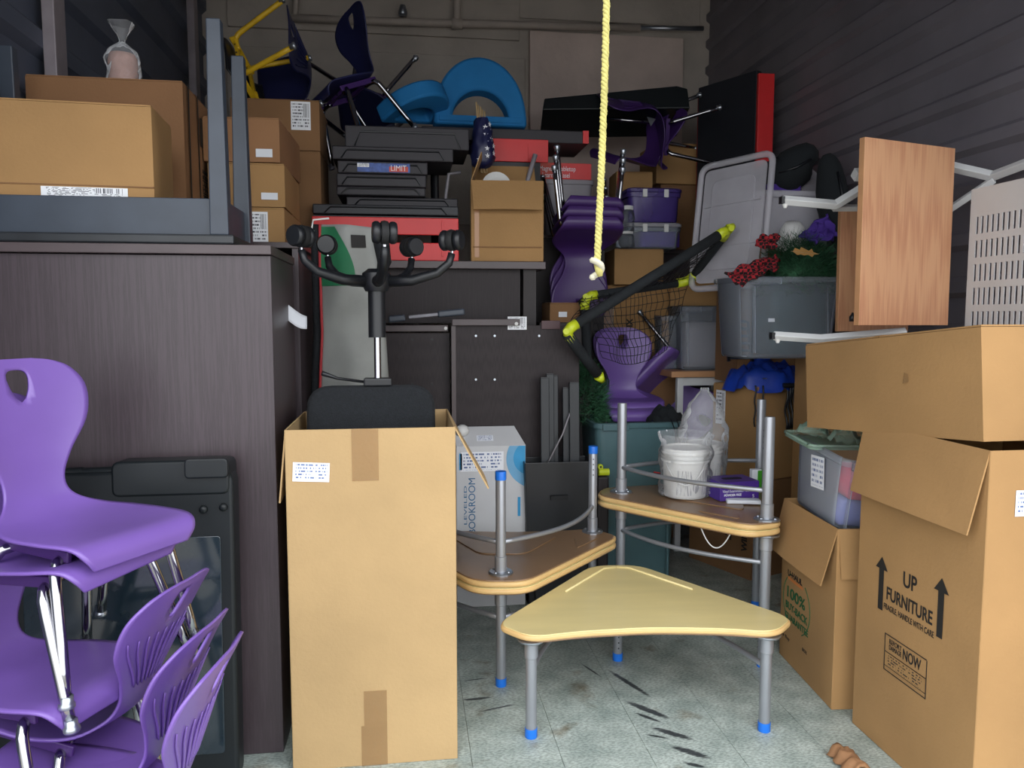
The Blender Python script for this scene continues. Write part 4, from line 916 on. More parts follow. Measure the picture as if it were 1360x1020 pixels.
ob('black_patch', G().add([onb(.56, .055, -.008), onb(.80, .05, -.008), onb(.80, .12, -.008), onb(.56, .125, -.008)], [(0, 1, 2, 3)]), 'black_ink', bn)
ob('dark_frame', G().tube([onb(-.06, c/10, .01) for c in range(11)], .02, 8), 'black_fabric', bn, smooth=True)
ob('dark_strap', G().tube([onb(1.02, 0, .0), onb(1.06, .08, -.02), onb(1.08, .2, -.01), onb(1.0, .26, 0)], [.03, .034, .03, .02], 8), 'black_fabric', bn, smooth=True)
ob('hook', G().tube([PX(437, 290, Y=3.26), PX(416, 292, Y=3.26), PX(414, 304, Y=3.26), PX(410, 308, Y=3.26), PX(414, 311, Y=3.26), PX(417, 306, Y=3.26)], .004, 6), 'white_plastic', bn, smooth=True)
# small flap of a hidden box beside the tall carton
fl_ = PX(372, 540, Y=3.28)
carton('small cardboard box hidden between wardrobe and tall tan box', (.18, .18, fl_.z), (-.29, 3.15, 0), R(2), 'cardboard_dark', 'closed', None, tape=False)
# ================================================================== centre: chairs, bins and bars behind the desks
GI = 'purple chairs hanging upside down'
for k, lb in enumerate(('purple chair hung upside down behind the rope end, front of its nest', 'second upside-down purple chair nested behind the one at the rope end', 'rearmost upside-down purple chair of the nest at the rope end')):
    chair_axes(lb, PX(777, 318-13*k, Y=4.40+.035*k), (.03*k, -1, .30), (0, -.30, -1), 'deep_shaded_purple_plastic', group=GI, ribs=False)  # shade at the back is painted into the shell colour
GF = 'purple chairs on the teal bin'
chair_axes('purple chair facing forward above the teal bin', PX(836, 536, Y=4.46), (-.03, -1, -.16), (0, -.12, 1), 'purple_plastic', group=GF, ribs=False)
chair_axes('purple chair nested close behind the forward-facing one over the teal bin', PX(833, 528, Y=4.56), (-.02, -1, -.10), (0, -.05, 1), 'purple_plastic', group=GF, ribs=False)
chair_axes('purple chair lying head down beside the forward-facing one, handle hole low', PX(878, 500, Y=4.84), (-.5, -.75, .35), (.5, -.6, -.6), 'purple_plastic', group=GF)
# tall teal bin under the chairs
xa, xb, za, zt = rect(790, 562, 905, 700, 3.98)
tub('tall teal translucent bin standing behind the right pair of desks', xb-xa, .42, zt, ((xa+xb)/2, 4.19, 0), 0, 'teal_plastic', name='storage_bin', cat='bin')
def heap(fn_r, h_, seed, amp, n=26):
    def fn(a, c):
        th = a*2*PI; r_ = c
        k = noise.noise(Vector((math.cos(th)*r_*3+seed, math.sin(th)*r_*3, seed)))
        return Vector((fn_r[0]*r_*math.cos(th), fn_r[1]*r_*math.sin(th), h_*(1-r_**2.5)+amp*k))
    return G().grid(fn, n, 14)
p = PX(885, 560, Y=4.12)
bc = thing('black_cloth', 'heap of black netting and cords on the teal bin rim', 'cloth', (p.x, 4.13, zt-.03)); ob('folds', heap((.11, .12), .10, 3, .05), 'dark_cloth', bc, smooth=True)
for k in range(3):
    ob('cord', G().tube([(-.03+.03*k, -.17, .05), (-.03+.03*k, -.235, .0), (-.02+.035*k, -.245, -.12), (.02+.03*k, -.245, -.2-.04*k)], .003, 6), 'black_plastic', bc, smooth=True)
# black bin with bars
xa, xb, za, zt = rect(697, 614, 788, 720, 3.80)
bb = thing('storage_bin', 'black square bin holding dark metal bars behind the left desks', 'bin', ((xa+xb)/2, 3.887, 0))
w_ = xb-xa
g = G()
ring = lambda q, z: [(-w_/2+q, -.085+q, z), (w_/2-q, -.085+q, z), (w_/2-q, .085-q, z), (-w_/2+q, .085-q, z)]
g.add(ring(.03, 0)+ring(0, zt)+ring(.006, zt)+ring(.036, .01), [(0, 3, 2, 1), (12, 13, 14, 15)]+[(a*4+i, a*4+(i+1) % 4, a*4+4+(i+1) % 4, a*4+4+i) for a in range(3) for i in range(4)])
ob('body', g, 'black_plastic', bb, bevel=.004); ob('front_panel', G().prism(rounded([(-w_*.33, .02), (w_*.33, .02), (w_*.38, zt-.02), (-w_*.38, zt-.02)], .01), 0, .006), 'case_plastic', bb, mtx=Matrix.Translation((0, -.074, 0)) @ Matrix.Rotation(R(90-2), 4, 'X'))
ob('handle_slot', G().box((.0, -.092, zt*.76), (.09, .01, .022)), 'rubber', bb)
BAR = [(716, 502, 724, 640, .045, 'leftmost dark metal bar leaning in the black bin'), (727, 497, 731, 640, .04, 'dark metal bar at the back of the black bin, second from left'), (741, 499, 735, 640, .052, 'wide dark metal bar in the middle of the black bin'), (777, 509, 763, 640, .052, 'wide dark metal bar at the right of the black bin'), (756, 515, 752, 640, .035, 'narrow dark metal bar between the two wide ones in the black bin')]
for k, (xA, yA, xB, yB, wB, lb) in enumerate(BAR):
    Yb = 3.87+.022*(k % 3)
    A, B = PX(xA, yA, Y=Yb+.02), PX(xB, yB, Y=Yb-.01)
    t = thing('metal_bar', lb, 'bar', mtx=frame(B, (1, 0, 0), A-B), group='bars in the black bin')
    L = (A-B).length; ob('tube', G().box((0, L/2, 0), (wB, L, .024)), 'slate_bar', t, bevel=.003); ob('end_plug', G().box((0, L, 0), (wB*.92, .006, .02)), 'black_plastic', t)
bars('thin_rod', 'thin pale rod leaning out of the black bin between the bars', 'rod', [[PX(727, 616, Y=3.84), PX(747, 577, Y=3.86), PX(760, 540, Y=3.88)]], .004, 'grey_plastic', 'rod')
# dark artificial greenery behind the bars
def needles(name, label, c, rx, ry, rz, n, ln, m, seed, cat='greenery', thick=.0022):
    rnd = random.Random(seed); g = G()
    for i in range(n):
        a = rnd.uniform(0, 2*PI); b_ = math.acos(rnd.uniform(-.3, 1)); q = rnd.uniform(.65, 1.0)
        nrm = Vector((math.sin(b_)*math.cos(a), math.sin(b_)*math.sin(a), math.cos(b_)))
        lump = 1+.22*noise.noise(nrm*2.6+Vector((seed, 0, 0)))
        p = Vector((nrm.x*rx, nrm.y*ry, nrm.z*rz))*q*lump
        d = (nrm+Vector((rnd.uniform(-1, 1), rnd.uniform(-1, 1), rnd.uniform(-.7, .9)))*.9).normalized()*ln*rnd.uniform(.6, 1.2)
        s_ = d.orthogonal().normalized()*thick
        g.add([p-s_, p+s_, p+d], [(0, 1, 2)])
    o = ob(name, g, m, loc=c); return tag(o, label, cat, kind='stuff')
p = PX(778, 545, Y=4.2)
needles('dark_garland', 'dark green artificial fir branches behind the black bin bars', (p.x, 4.22, p.z), .13, .12, .26, 2600, .06, 'needle_green', 5)
# printed white and blue bookroom carton
xa, xb, za, zt = rect(606, 592, 698, 720, 3.86)
bk = thing('bookroom_box', 'white and blue printed book box behind the left pair of desks', 'box', ((xa+xb)/2, 3.86, 0)); w_ = xb-xa
zl = PX(650, 572, Y=3.95).z
ob('carton', G().box((0, .06, zt/2), (w_, .12, zt)), 'pale_print', bk, bevel=.003)
ob('tilted_lid', G().add([(-w_/2, 0, zt), (w_/2, 0, zt), (w_/2-.045, .11, zl+.02), (-w_/2, .11, zl+.02), (-w_/2, .12, zt), (w_/2, .12, zt)], [(0, 1, 2, 3), (3, 2, 5, 4), (1, 5, 2), (0, 3, 4)]), 'grey_plastic' if 0 else 'pale_print', bk)
sheet('barcode', .085, .04, 'mini_label', bk, frame((-.07, .022, zt+.022), (1, 0, 0), (0, .11, zl+.02-zt)))
on = lambda x, z: frame((-w_/2+x, -.002, z), (1, 0, 0), (0, 0, 1))
sheet('dot_table', w_*.62, .10, 'mini_label', bk, on(w_*.06, zt-.13)); sheet('blue_tab', .014, .085, 'cyan_print', bk, on(w_*.045, zt-.122))
def disk(cx, dz, r_, m, off, nm):
    g = G(); n_ = 20; zs = [zt-.003-(dz+r_)*w_*k/n_ for k in range(n_+1)]; L_ = []
    for z in zs:
        q = r_*r_-((z-(zt-dz*w_))/w_)**2; L_.append(min(w_-.003, (cx-math.sqrt(max(q, 0)))*w_))
    g.add([(x, z, 0) for x, z in zip(L_, zs)]+[(w_-.002, z, 0) for z in zs], [(k, k+1, n_+2+k, n_+1+k) for k in range(n_)])
    ob(nm, g, m, bk, mtx=frame((-w_/2, off, 0), (1, 0, 0), (0, 0, 1)))
disk(1.15, .2, .43, 'light_cyan', -.0018, 'pale_swoosh'); disk(1.067, .19, .245, 'cyan_print', -.0026, 'blue_swoosh')
sheet('blue_tag', .014, .10, 'cyan_print', bk, on(w_*.885, zt-.37))
rotT = Matrix.Rotation(PI/2, 4, 'Z')
fit(text('LEVELED', .022, 'dark_blue_ink', bk, on(w_*.15, zt-.405) @ rotT, 1), .20)
fit(text('BOOKROOM', .050, 'dark_blue_ink', bk, on(w_*.27, zt-.455) @ rotT, 1, bold=0), .29)
tag(ob('foam_ball', G().lathe([(0, 0), (.02, .004), (.034, .018), (.036, .034), (.028, .052), (.012, .062), (0, .063)], 16), 'white_plastic', loc=PX(614, 580, Y=3.92), smooth=True), 'small white ball between the book box and the upended desk', 'ball')

# ================================================================== foam-padded goal with net
N = dict(a=PX(750, 440, Y=3.82), b=PX(968, 304, Y=4.0), c=PX(776, 394, Y=4.32), d=PX(915, 374, Y=4.36), e=PX(795, 499, Y=4.0), f=PX(782, 505, Y=4.3))
gl = thing('goal_net', 'collapsed black padded goal frame with net and lime corner joints', 'goal')
for (u_, v_, r_) in (('a', 'b', .026), ('c', 'd', .024), ('b', 'd', .024), ('a', 'e', .028), ('c', 'f', .026)):
    ob('padded_tube', G().tube([N[u_].lerp(N[v_], t) for t in (.05, .3, .6, .95)], [r_, r_*1.06, r_, r_*1.04], 12), 'foam_black', gl, smooth=True)
def joint(p, d1, d2):
    d1, d2 = Vector(d1).normalized(), Vector(d2).normalized()
    return G().tube([p+d1*.075, p+d1*.04, p+d1*.012+d2*.012, p+d2*.04, p+d2*.075], .028, 12)
for (q, u_, v_) in (('a', 'b', 'e'), ('c', 'd', 'f'), ('b', 'a', 'd'), ('d', 'c', 'b')):
    jt = ob('corner_joint', joint(N[q], N[u_]-N[q], N[v_]-N[q]), 'lime', gl, smooth=True)
    ob('joint_ring', G().lathe([(0, -.006), (.016, -.006), (.016, .006), (0, .006)], 12), 'lime', jt, mtx=Matrix.Translation(N[q]+Vector((0, -.03, 0))) @ Matrix.Rotation(PI/2, 4, 'X'))
ob('end_cap', G().tube([N['e'], N['e']+(N['e']-N['a']).normalized()*.05], [.03, .015], 10), 'lime', gl, smooth=True)
ob('end_cap', G().tube([N['b'], N['b']+(N['b']-N['a']).normalized()*.035], [.028, .016], 10), 'lime', gl, smooth=True)
def netpatch(P00, P10, P01, P11, nu, nv, sag, seed):
    g = G()
    def pt(u, v):
        p = P00*(1-u)*(1-v)+P10*u*(1-v)+P01*(1-u)*v+P11*u*v
        return p+Vector((.03*noise.noise(Vector((u*4, v*4, seed))), .05*noise.noise(Vector((u*3, v*3, seed+5))), -sag*math.sin(PI*u)*v))
    K = 14
    for i in range(nu+1):
        g.tube([pt(i/nu+.12*(k/K-.5)/1 if 0 < i < nu else i/nu, k/K) for k in range(K+1)], .0021, 3, False)
    for j in range(nv+1):
        g.tube([pt(k/(K*2), j/nv) for k in range(K*2+1)], .0021, 3, False)
    return g
nt = ob('net', netpatch(N['c'], N['d'], N['a'], N['b'], 22, 9, .03, 2), 'black_plastic', gl); nt['kind'] = 'stuff'
n2 = ob('net', netpatch(N['c'], N['d'], PX(800, 475, Y=4.2), PX(885, 465, Y=4.3), 20, 9, .06, 9), 'black_plastic', gl); n2['kind'] = 'stuff'
lj = thing('lime_joint', 'lime green plastic pipe joint beside the blue-capped desk leg', 'pipe joint', PX(800, 627, Y=3.90))
ob('pipe', G().tube([(-.02, 0, 0), (.035, 0, 0)], .019, 12), 'lime', lj, auto=40); ob('ring', G().tube([(-.012, -.012, .03), (-.012, .012, .03)], .014, 12), 'lime', lj, auto=40); ob('ring_hole', G().tube([(-.012, -.0135, .03), (-.012, -.011, .03)], .006, 8), 'black_plastic', lj)
tag(ob('joint_stand', G().box((0, 0, 0), (.06, .06, PX(800, 632, Y=3.90).z)), 'inner_dark', loc=(PX(800, 627, Y=3.90).x+.0, 3.90, PX(800, 632, Y=3.90).z/2), bevel=.01), 'dark post behind the blue-capped desk leg under the lime joint', 'post')

# ================================================================== right centre: tables, tubs, cartons
# oak-edged table on white legs
xa, xb, za, zt = rect(892, 493, 975, 501, 4.60)
wt = thing('side_table', 'oak-edged table with white legs under the stacked clear tubs', 'table', ((xa+xb)/2+.05, 4.83, 0)); w_ = xb-xa+.1
ob('tabletop', G().box((0, 0, (za+zt)/2), (w_, .46, zt-za)), 'oak_edge', wt, bevel=.002)
for sx_ in (-1, 1):
    for sy_ in (-1, 1): ob('leg', G().box((sx_*(w_/2-.07), sy_*.18, za/2), (.04, .04, za)), 'white_metal', wt, bevel=.003)
ob('apron', G().box((0, -.18, za-.03), (w_-.12, .03, .05)), 'white_metal', wt)
xa, xb, z0_, z1_ = rect(905, 407, 973, 497, 4.64)
tub('clear square tub on the oak-edged table with a small box on it', xb-xa, .34, z1_-zt, ((xa+xb)/2, 4.82, zt+.001), 0, 'clear_plastic')
tag(ob('pale_liner', bulged((xb-xa)*.72, .22, (z1_-zt)*.7, .01), 'lilac_cloth' if 0 else 'grey_plastic', loc=((xa+xb)/2+.01, 4.82, zt+.02), smooth=True), 'pale grey folded cloth inside the square clear tub', 'cloth')
xc, xd, _, z3 = rect(886, 420, 914, 495, 4.66)
tub('narrow clear tub half hidden left of the square clear tub', .16, .26, z3-zt, (xc+.075, 4.90, zt+.001), R(3), 'clear_plastic', handle=False)
xa, xb, z0_, z2_ = rect(903, 374, 970, 407, 4.68)
carton('small cardboard box with slanting top sitting on the square clear tub', (xb-xa-.02, .24, z2_-z1_), ((xa+xb)/2, 4.83, z1_+.006), R(-24), 'cardboard', seed=21, bulge=.002)
# slatted black rack
rk = thing('slatted_rack', 'black slatted rack panel leaning between the clear tubs', 'rack', mtx=frame(PX(968, 480, Y=4.12), PX(998, 480, Y=4.14)-PX(968, 480, Y=4.12), PX(978, 378, Y=4.26)-PX(968, 480, Y=4.12)))
hR = (PX(978, 378, Y=4.26)-PX(968, 480, Y=4.12)).length
for s_ in (0, .15): ob('stile', G().box((s_, hR/2, 0), (.014, hR, .014)), 'black_plastic', rk)
for k in range(11): ob('slat', G().box((.075, .02+k*(hR-.04)/10, .002), (.15, .014, .008)), 'slate_paint', rk)
# lower big box of the right column and labelled box with blue bag
nc = PX(1003, 640, Y=4.05)
lbl_z0, lbl_z1 = nc.z, PX(1003, 514, Y=4.05).z
rzL = R(22)
Lw, Ld, Lh = .44, .34, lbl_z1-lbl_z0
def from_corner(c, w_, d_, rz, z):      # near front-left corner at c
    v = Matrix.Rotation(rz, 3, 'Z') @ Vector((w_/2, d_/2, 0)); return (c.x+v.x, c.y+v.y, z)
nk = carton('cardboard box with bold dark lettering standing behind the right desks', (.46, .50, lbl_z0-.004), from_corner(nc+Vector((-.015, .0, 0)), .46, .50, rzL, 0), rzL, 'cardboard_dark', seed=30)
for i in range(4): sheet('printed_column', .012, .20, 'black_ink', nk, FR(.46, .50, lbl_z0, .24+.035*i, .20+.02*(3-i), 'left', .008))
text('WINIX', .055, 'black_ink', nk, FR(.46, .50, lbl_z0, .475, .16, 'left', .008) @ rotT, 1.0, bold=.002)
lb_ = carton('cardboard box with white label on its side under the blue tarp', (Lw, Ld, Lh), from_corner(nc, Lw, Ld, rzL, lbl_z0), rzL, 'cardboard', seed=31, bulge=.006)
sheet('shipping_label', .075, .20, 'shipping_label', lb_, FR(Lw, Ld, Lh, .03, Lh-.24, 'left', .008))
tcv = from_corner(nc, Lw, Ld, rzL, lbl_z1)
bt = thing('blue_tarp', 'crumpled bright blue tarp bag on the labelled box', 'tarp', (tcv[0]-.03, tcv[1]-.10, lbl_z1+.002))
def tarpfn(a, c):
    th = a*2*PI; k = noise.noise(Vector((math.cos(th)*2.2*c, math.sin(th)*2.2*c, 2.0))); k2 = noise.noise(Vector((math.cos(th)*7*c, math.sin(th)*7*c, 5)))
    R_ = .25*(1+.12*math.sin(3*th+1))
    return Vector((R_*c*math.cos(th)*1.0, R_*c*math.sin(th)*.56, max(.0, .13*(1-c**3)+.06*k+.035*k2)-(.05*max(0, c-.88)*6)))
ob('crumpled_cloth', G().grid(tarpfn, 60, 34), 'blue_tarp', bt, smooth=True)
for k, (px, Ls) in enumerate(((1013, 100), (1003, 60))):
    A = PX(px, 512, Y=3.98); pts_ = [A+Vector((.004*math.sin(i*1.3), -.004, -.0038*Ls*i/10)) for i in range(11)]; ob('drawstring', G().tube(pts_, .005, 7), 'black_plastic', bt, smooth=True)
    ob('grommet', G().lathe([(.006, -.002), (.012, -.002), (.012, .002), (.006, .002)], 12), 'zinc', bt)
for ch in bt.children:
    if ch.name.startswith('draw'): ch.matrix_local = Matrix.Translation(-Vector(bt.location))
    if ch.name.startswith('grom'): ch.location = (-.1, -.2, .05)
wb_ = thing('cable_bundle', 'looped black cable bundle hanging over the labelled box', 'cable')
for k in range(5):
    A = PX(1042+3*k, 508, Y=4.1); ob('strand', G().tube([A+Vector((.004*math.sin(i*.9+k), -.03-.004*k+.01*math.cos(i+k), -.026*i)) for i in range(11)], .006, 6), 'black_plastic', wb_, smooth=True)
ob('tie', G().tube([PX(1040, 512, Y=4.05), PX(1056, 512, Y=4.05)], .014, 8), 'black_plastic', wb_)
# support carton beside and the tub of greenery on it
zS = PX(1075, 478, Y=3.62).z
sup = carton('tall cardboard box under the clear tub of greenery', (.29, .38, zS), (PX(1055, 520, Y=4.0).x+.145, 3.81, 0), 0, 'cardboard', seed=33)
xa, xb, z0_, z1_ = rect(984, 367, 1122, 476, 3.70)
tw = xb-xa
gx = (xa+xb)/2
tub('clear tub filled with dark teal cloth and topped with green garland', tw, .36, z1_-zS-.004, (gx, 3.89, zS+.002), 0, 'clear_plastic', taper=.86)
cl = thing('teal_cloth', 'dark teal cloth bundled inside the greenery tub', 'cloth', (gx+.08, 3.89, zS+.02)); ob('bundle', bulged(tw*.56, .24, (z1_-zS)*.86, .02, 5), 'teal_cloth', cl, smooth=True)
sheet('tub_sticker', .035, .018, 'paper', cl, frame((-tw*.36, -.165, .17), (1, 0, 0), (0, 0, 1)))
p = PX(1066, 345, Y=3.88)
needles('fir_garland', 'green artificial fir garland heaped on the clear tub', (p.x, 3.88, z1_-.02), .23, .16, .24, 7000, .05, 'needle_green', 3, 'garland')
ob_ = tag(ob('garland_core', heap((.22, .15), .18, 2, .04), 'needle_green', loc=(p.x, 3.88, z1_-.03), smooth=True), 'dense inner mass of the green fir garland', 'garland', kind='stuff')
p = PX(1071, 336, Y=3.66)
leaf = [(-.07, 0), (-.06, .02), (-.035, .012), (-.03, .028), (-.01, .02), (.01, .012), (.025, .024), (.035, .008), (.065, .0), (.04, -.004), (.03, -.018), (.01, -.008), (-.01, -.014), (-.03, -.010), (-.045, -.016)]
lf = thing('dry_leaf', 'tan lobed dry leaf lying on the fir garland', 'leaf', mtx=frame(p, (1, -.1, -.1), (0, .2, 1))); ob('blade', G().prism(leaf, 0, .002), 'leaf_tan', lf); ob('vein', G().tube([(-.08, 0, .003), (.06, .0, .003)], .0016, 6), 'stick_wood', lf)
def drape(label, name, corners, m, amp, seed, cat):
    a_, b_, c_, d_ = corners
    def fn(u, v):
        p = a_*(1-u)*(1-v)+b_*u*(1-v)+c_*(1-u)*v+d_*u*v
        return p+Vector((amp*noise.noise(Vector((u*4, v*4, seed))), amp*1.5*noise.noise(Vector((u*3, v*3, seed+3))), amp*noise.noise(Vector((u*5, v*5, seed+6)))))
    t = thing(name, label, cat); ob('folds', G().grid(fn, 22, 22), m, t, solid=.012, smooth=True); return t
drape('red and black checked scarf trailing over the left edge of the tub', 'checked_scarf', (PX(1030, 338, Y=3.82), PX(1034, 354, Y=3.70), PX(962, 362, Y=3.72), PX(985, 378, Y=3.64)), 'plaid_cloth', .03, 4, 'scarf')
drape('tuft of red and black checked cloth above the garland', 'checked_cloth', (PX(1004, 325, Y=3.78), PX(1012, 312, Y=3.78), PX(1026, 330, Y=3.74), PX(1036, 314, Y=3.80)), 'plaid_cloth', .02, 8, 'cloth')
drape('purple cloth peak poking out right of the garland', 'purple_cloth', (PX(1062, 312, Y=3.88), PX(1098, 284, Y=3.90), PX(1085, 322, Y=3.80), PX(1114, 314, Y=3.88)), 'purple_cloth', .03, 2, 'cloth')
p = PX(1052, 318, Y=4.0)
hb = thing('white_hat', 'white domed hat resting behind the garland', 'hat', (p.x, 4.0, p.z-.03), (R(22), R(-12), 0)); ob('dome', G().lathe([(0, .13), (.04, .125), (.06, .095), (.07, .05), (.095, .0), (.1, -.004), (0, -.006)], 24), 'white_plastic', hb, smooth=True)
# rear column and upper clear tub
rc = thing('cabinet', 'dark tall cabinet at the back right under the red-edged panel', 'cabinet', (1.93, 5.64, 0)); zR = 1.97
ob('body', G().box((0, 0, zR/2), (.92, .62, zR-.02)), 'inner_dark', rc); ob('top_panel', G().box((0, 0, zR-.008), (.94, .64, .02)), 'dark_edge', rc); ob('door', G().box((0, -.315, zR/2), (.9, .016, zR-.06)), 'dark_laminate', rc)
xa, xb, z0_, z1_ = rect(992, 253, 1112, 326, 4.10)
zU = z0_
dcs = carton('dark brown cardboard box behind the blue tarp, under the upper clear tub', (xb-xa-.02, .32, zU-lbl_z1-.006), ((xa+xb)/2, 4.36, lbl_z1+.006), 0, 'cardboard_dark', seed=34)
tub('upper clear tub with purple and white things behind the leaning lid', xb-xa, .38, z1_-zU-.002, ((xa+xb)/2, 4.31, zU+.004), 0, 'milky_plastic')
tag(ob('purple_folder', G().box((0, 0, 0), (.20, .03, .05)), 'purple_cloth', loc=PX(1040, 251, Y=4.2), bevel=.004), 'purple folded strip across the upper clear tub', 'cloth')
wp = thing('white_carton', 'small grey-white gabled carton standing in the upper clear tub', 'carton', (PX(1075, 262, Y=4.3).x, 4.3, zU+.02)); hW = PX(1075, 252, Y=4.3).z-zU
ob('body', G().box((0, 0, hW/2), (.17, .12, hW)), 'grey_plastic', wp); ob('gable', G().add([(-.085, -.06, hW), (.085, -.06, hW), (.085, .06, hW), (-.085, .06, hW), (0, 0, hW+.11)], [(0, 1, 4), (1, 2, 4), (2, 3, 4), (3, 0, 4)]), 'grey_plastic', wp)
# leaning lid of a big tub
def lidpanel(c, m, label):
    a_, b_, c_, d_ = c     # bl, br, tl, tr
    ex = (b_-a_); ey = (c_-a_); W_, H_ = ((b_-a_).length+(d_-c_).length)/2, ((c_-a_).length+(d_-b_).length)/2
    t = thing('tub_lid', label, 'lid', mtx=frame(a_, ex, ey))
    ol = rounded([(0, 0), (W_, 0), (W_, H_), (0, H_)], .06, 5)
    ob('panel', G().prism(rounded([(.03, .03), (W_-.03, .03), (W_-.03, H_-.03), (.03, H_-.03)], .04), 0, .006), m, t)
    ob('rim', G().tube([(x, y, .004) for x, y in ol]+[(ol[0][0], ol[0][1], .004)], .018, 8), m, t, smooth=True)
    for k in (.33, .66): ob('rib', G().box((W_/2, H_*k, .012), (W_-.1, .012, .014)), m, t)
    ob('raised_field', G().prism(rounded([(.09, .10), (W_-.09, .10), (W_-.09, H_-.10), (.09, H_-.10)], .05), .006, .014), m, t, bevel=.004)
    return t
lidpanel((PX(918, 385, Y=4.30), PX(1008, 378, Y=3.93), PX(905, 245, Y=4.50), PX(972, 192, Y=4.06)), 'milky_plastic', 'large milky plastic lid leaning upright beside the clear tub')
# column of cartons and lidded boxes behind the goal
xa, xb, z0_, z1_ = rect(826, 328, 892, 377, 4.7)
kz = PX(860, 470, Y=4.72).z
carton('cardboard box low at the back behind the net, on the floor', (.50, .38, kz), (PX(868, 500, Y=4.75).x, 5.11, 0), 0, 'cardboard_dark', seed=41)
kb = carton('cardboard box with sideways lettering seen through the net', (.44, .34, z0_-kz-.004), (PX(858, 420, Y=4.75).x, 5.08, kz+.003), R(2), 'cardboard', seed=42); text('WINIX', .055, 'black_ink', kb, FR(.44, .34, .3, .17, .05, 'front', .007) @ rotT, 1.0, bold=.002)
carton('cardboard box just above the goal tube, below the purple tubs', (xb-xa, .30, z1_-z0_-.002), ((xa+xb)/2, 5.0, z0_+.002), R(-2), 'cardboard', seed=43)
xa, xb, z2_, z3 = rect(838, 293, 914, 328, 4.74)
G2 = 'purple lidded tubs'
tub('lower purple-filled clear tub with white clasp behind the leaning lid', xb-xa-.02, .30, z3-z1_-.034, ((xa+xb)/2, 4.98, z1_+.003), 0, 'clear_plastic', lid='milky_plastic', group=G2, taper=.9, handle=False)
tag(ob('purple_felt', bulged((xb-xa)*.7, .2, (z3-z1_)*.6, .008, 3), 'purple_cloth', loc=((xa+xb)/2+.05, 4.98, z1_+.018), smooth=True), 'purple felt bundle inside the lower purple-filled tub', 'cloth')
xa, xb, z4, z5 = rect(838, 246, 914, 291, 4.74)
tub('upper purple-filled clear tub with dark lid behind the leaning lid', xb-xa-.02, .30, z5-z3-.034, ((xa+xb)/2, 4.98, z3+.003), 0, 'purple_clear', lid='purple_clear', group=G2, taper=.9, handle=False)
tag(ob('purple_felt', bulged((xb-xa)*.7, .2, (z5-z3)*.6, .008, 3), 'purple_cloth', loc=((xa+xb)/2+.03, 4.98, z3+.018), smooth=True), 'purple felt bundle inside the upper purple-filled tub', 'cloth')
def jar(label, px, py0, py1, Y, r_):
    a_, b_ = PX(px, py1, Y=Y), PX(px, py0, Y=Y); h_ = b_.z-a_.z
    t = thing('jar', label, 'jar', (a_.x, Y, a_.z), group='clear jars')
    ob('glass', G().lathe([(0, 0), (r_, 0), (r_, h_*.72), (r_*.7, h_*.82), (r_*.7, h_*.84), (0, h_*.84)], 18), 'clear_plastic', t, smooth=True); ob('lid', G().lathe([(0, h_*.84), (r_*.85, h_*.84), (r_*.85, h_), (0, h_)], 18), 'white_plastic', t); return t
jar('lower small clear jar with white lid left of the purple tubs', 830, 308, 328, 4.85, .06); jar('upper small clear jar with white lid left of the purple tubs', 832, 274, 307, 4.85, .05)
zA = z5+.0
xa, xb, z6, z7 = rect(828, 222, 878, 286, 5.02)
carton('narrow cardboard box standing behind the purple tubs', (.25, .24, .38), ((xa+xb)/2, 5.30, z7-.38), R(-3), 'cardboard', seed=44)
xa, xb, z6, z7 = rect(872, 190, 978, 244, 5.35)
carton('wide cardboard box with folded top above the purple tubs', (xb-xa, .36, z7-z6), ((xa+xb)/2, 5.56, z6), R(2), 'cardboard', seed=45, bulge=.004)
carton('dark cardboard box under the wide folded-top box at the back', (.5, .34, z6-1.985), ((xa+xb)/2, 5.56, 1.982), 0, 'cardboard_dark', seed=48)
xa, xb, z6, z7 = rect(729, 402, 770, 428, 4.35)
sbx = carton('small cardboard box with white sticker above the upended desk', (.18, .18, z7-z6), ((xa+xb)/2, 4.46, z6), R(5), 'cardboard_dark', seed=46); sheet('sticker', .05, .03, 'paper', sbx, FR(.18, .18, .1, .05, .03, 'front', .007))
tag(ob('hidden_crate', G().box((0, 0, z6/2), (.30, .30, z6-.002)), 'inner_dark', loc=((xa+xb)/2, 4.47, 0), bevel=.004), 'dark crate behind the upended desk under the small box', 'crate')
wr = PX(800, 445, Y=4.93); pw_ = thing('wrapped_parcel', 'cling-wrapped orange-brown parcel behind the net', 'parcel', (wr.x, 4.95, 0)); zw = PX(798, 408, Y=4.88).z
ob('parcel', bulged(.11, .12, zw, .006, 6), 'cardboard_red', pw_, smooth=True); ob('film', G().box((0, 0, zw-.1), (.124, .134, .2)), 'bag_film', pw_)

# ================================================================== high back right: folded table, chairs, red-edged board, bags
A, B = PX(718, 160, Y=5.35), PX(905, 147, Y=5.25)
fd_ = thing('folded_table', 'dark folded tabletop lying tilted along the top of the pile', 'folding table', mtx=frame(A, B-A, (0, .25, 1))); L = (B-A).length
ob('top', G().prism([(0, -.03), (L, -.09), (L, .05), (L*.93, .075), (.02, .05)], -.2, .2), 'case_plastic', fd_, bevel=.006)
ob('leg', G().tube([(L*.42, -.10, .16), (L*.72, -.16, .18)], .012, 8), 'chrome', fd_, smooth=True); ob('leg_joint', G().add([(L*.70, -.13, .2), (L*.72, -.2, .2), (L*.76, -.15, .2), (L*.72, -.16, .18)], [(0, 1, 2), (0, 3, 1), (1, 3, 2), (0, 2, 3)]), 'zinc', fd_)
chair_axes('shade-painted purple chair on its side with chrome legs pointing at the red-edged board', PX(872, 176, Y=5.15), (.1, .45, -.9), (-.96, .1, -.2), 'deep_shaded_purple_plastic', group=GP)
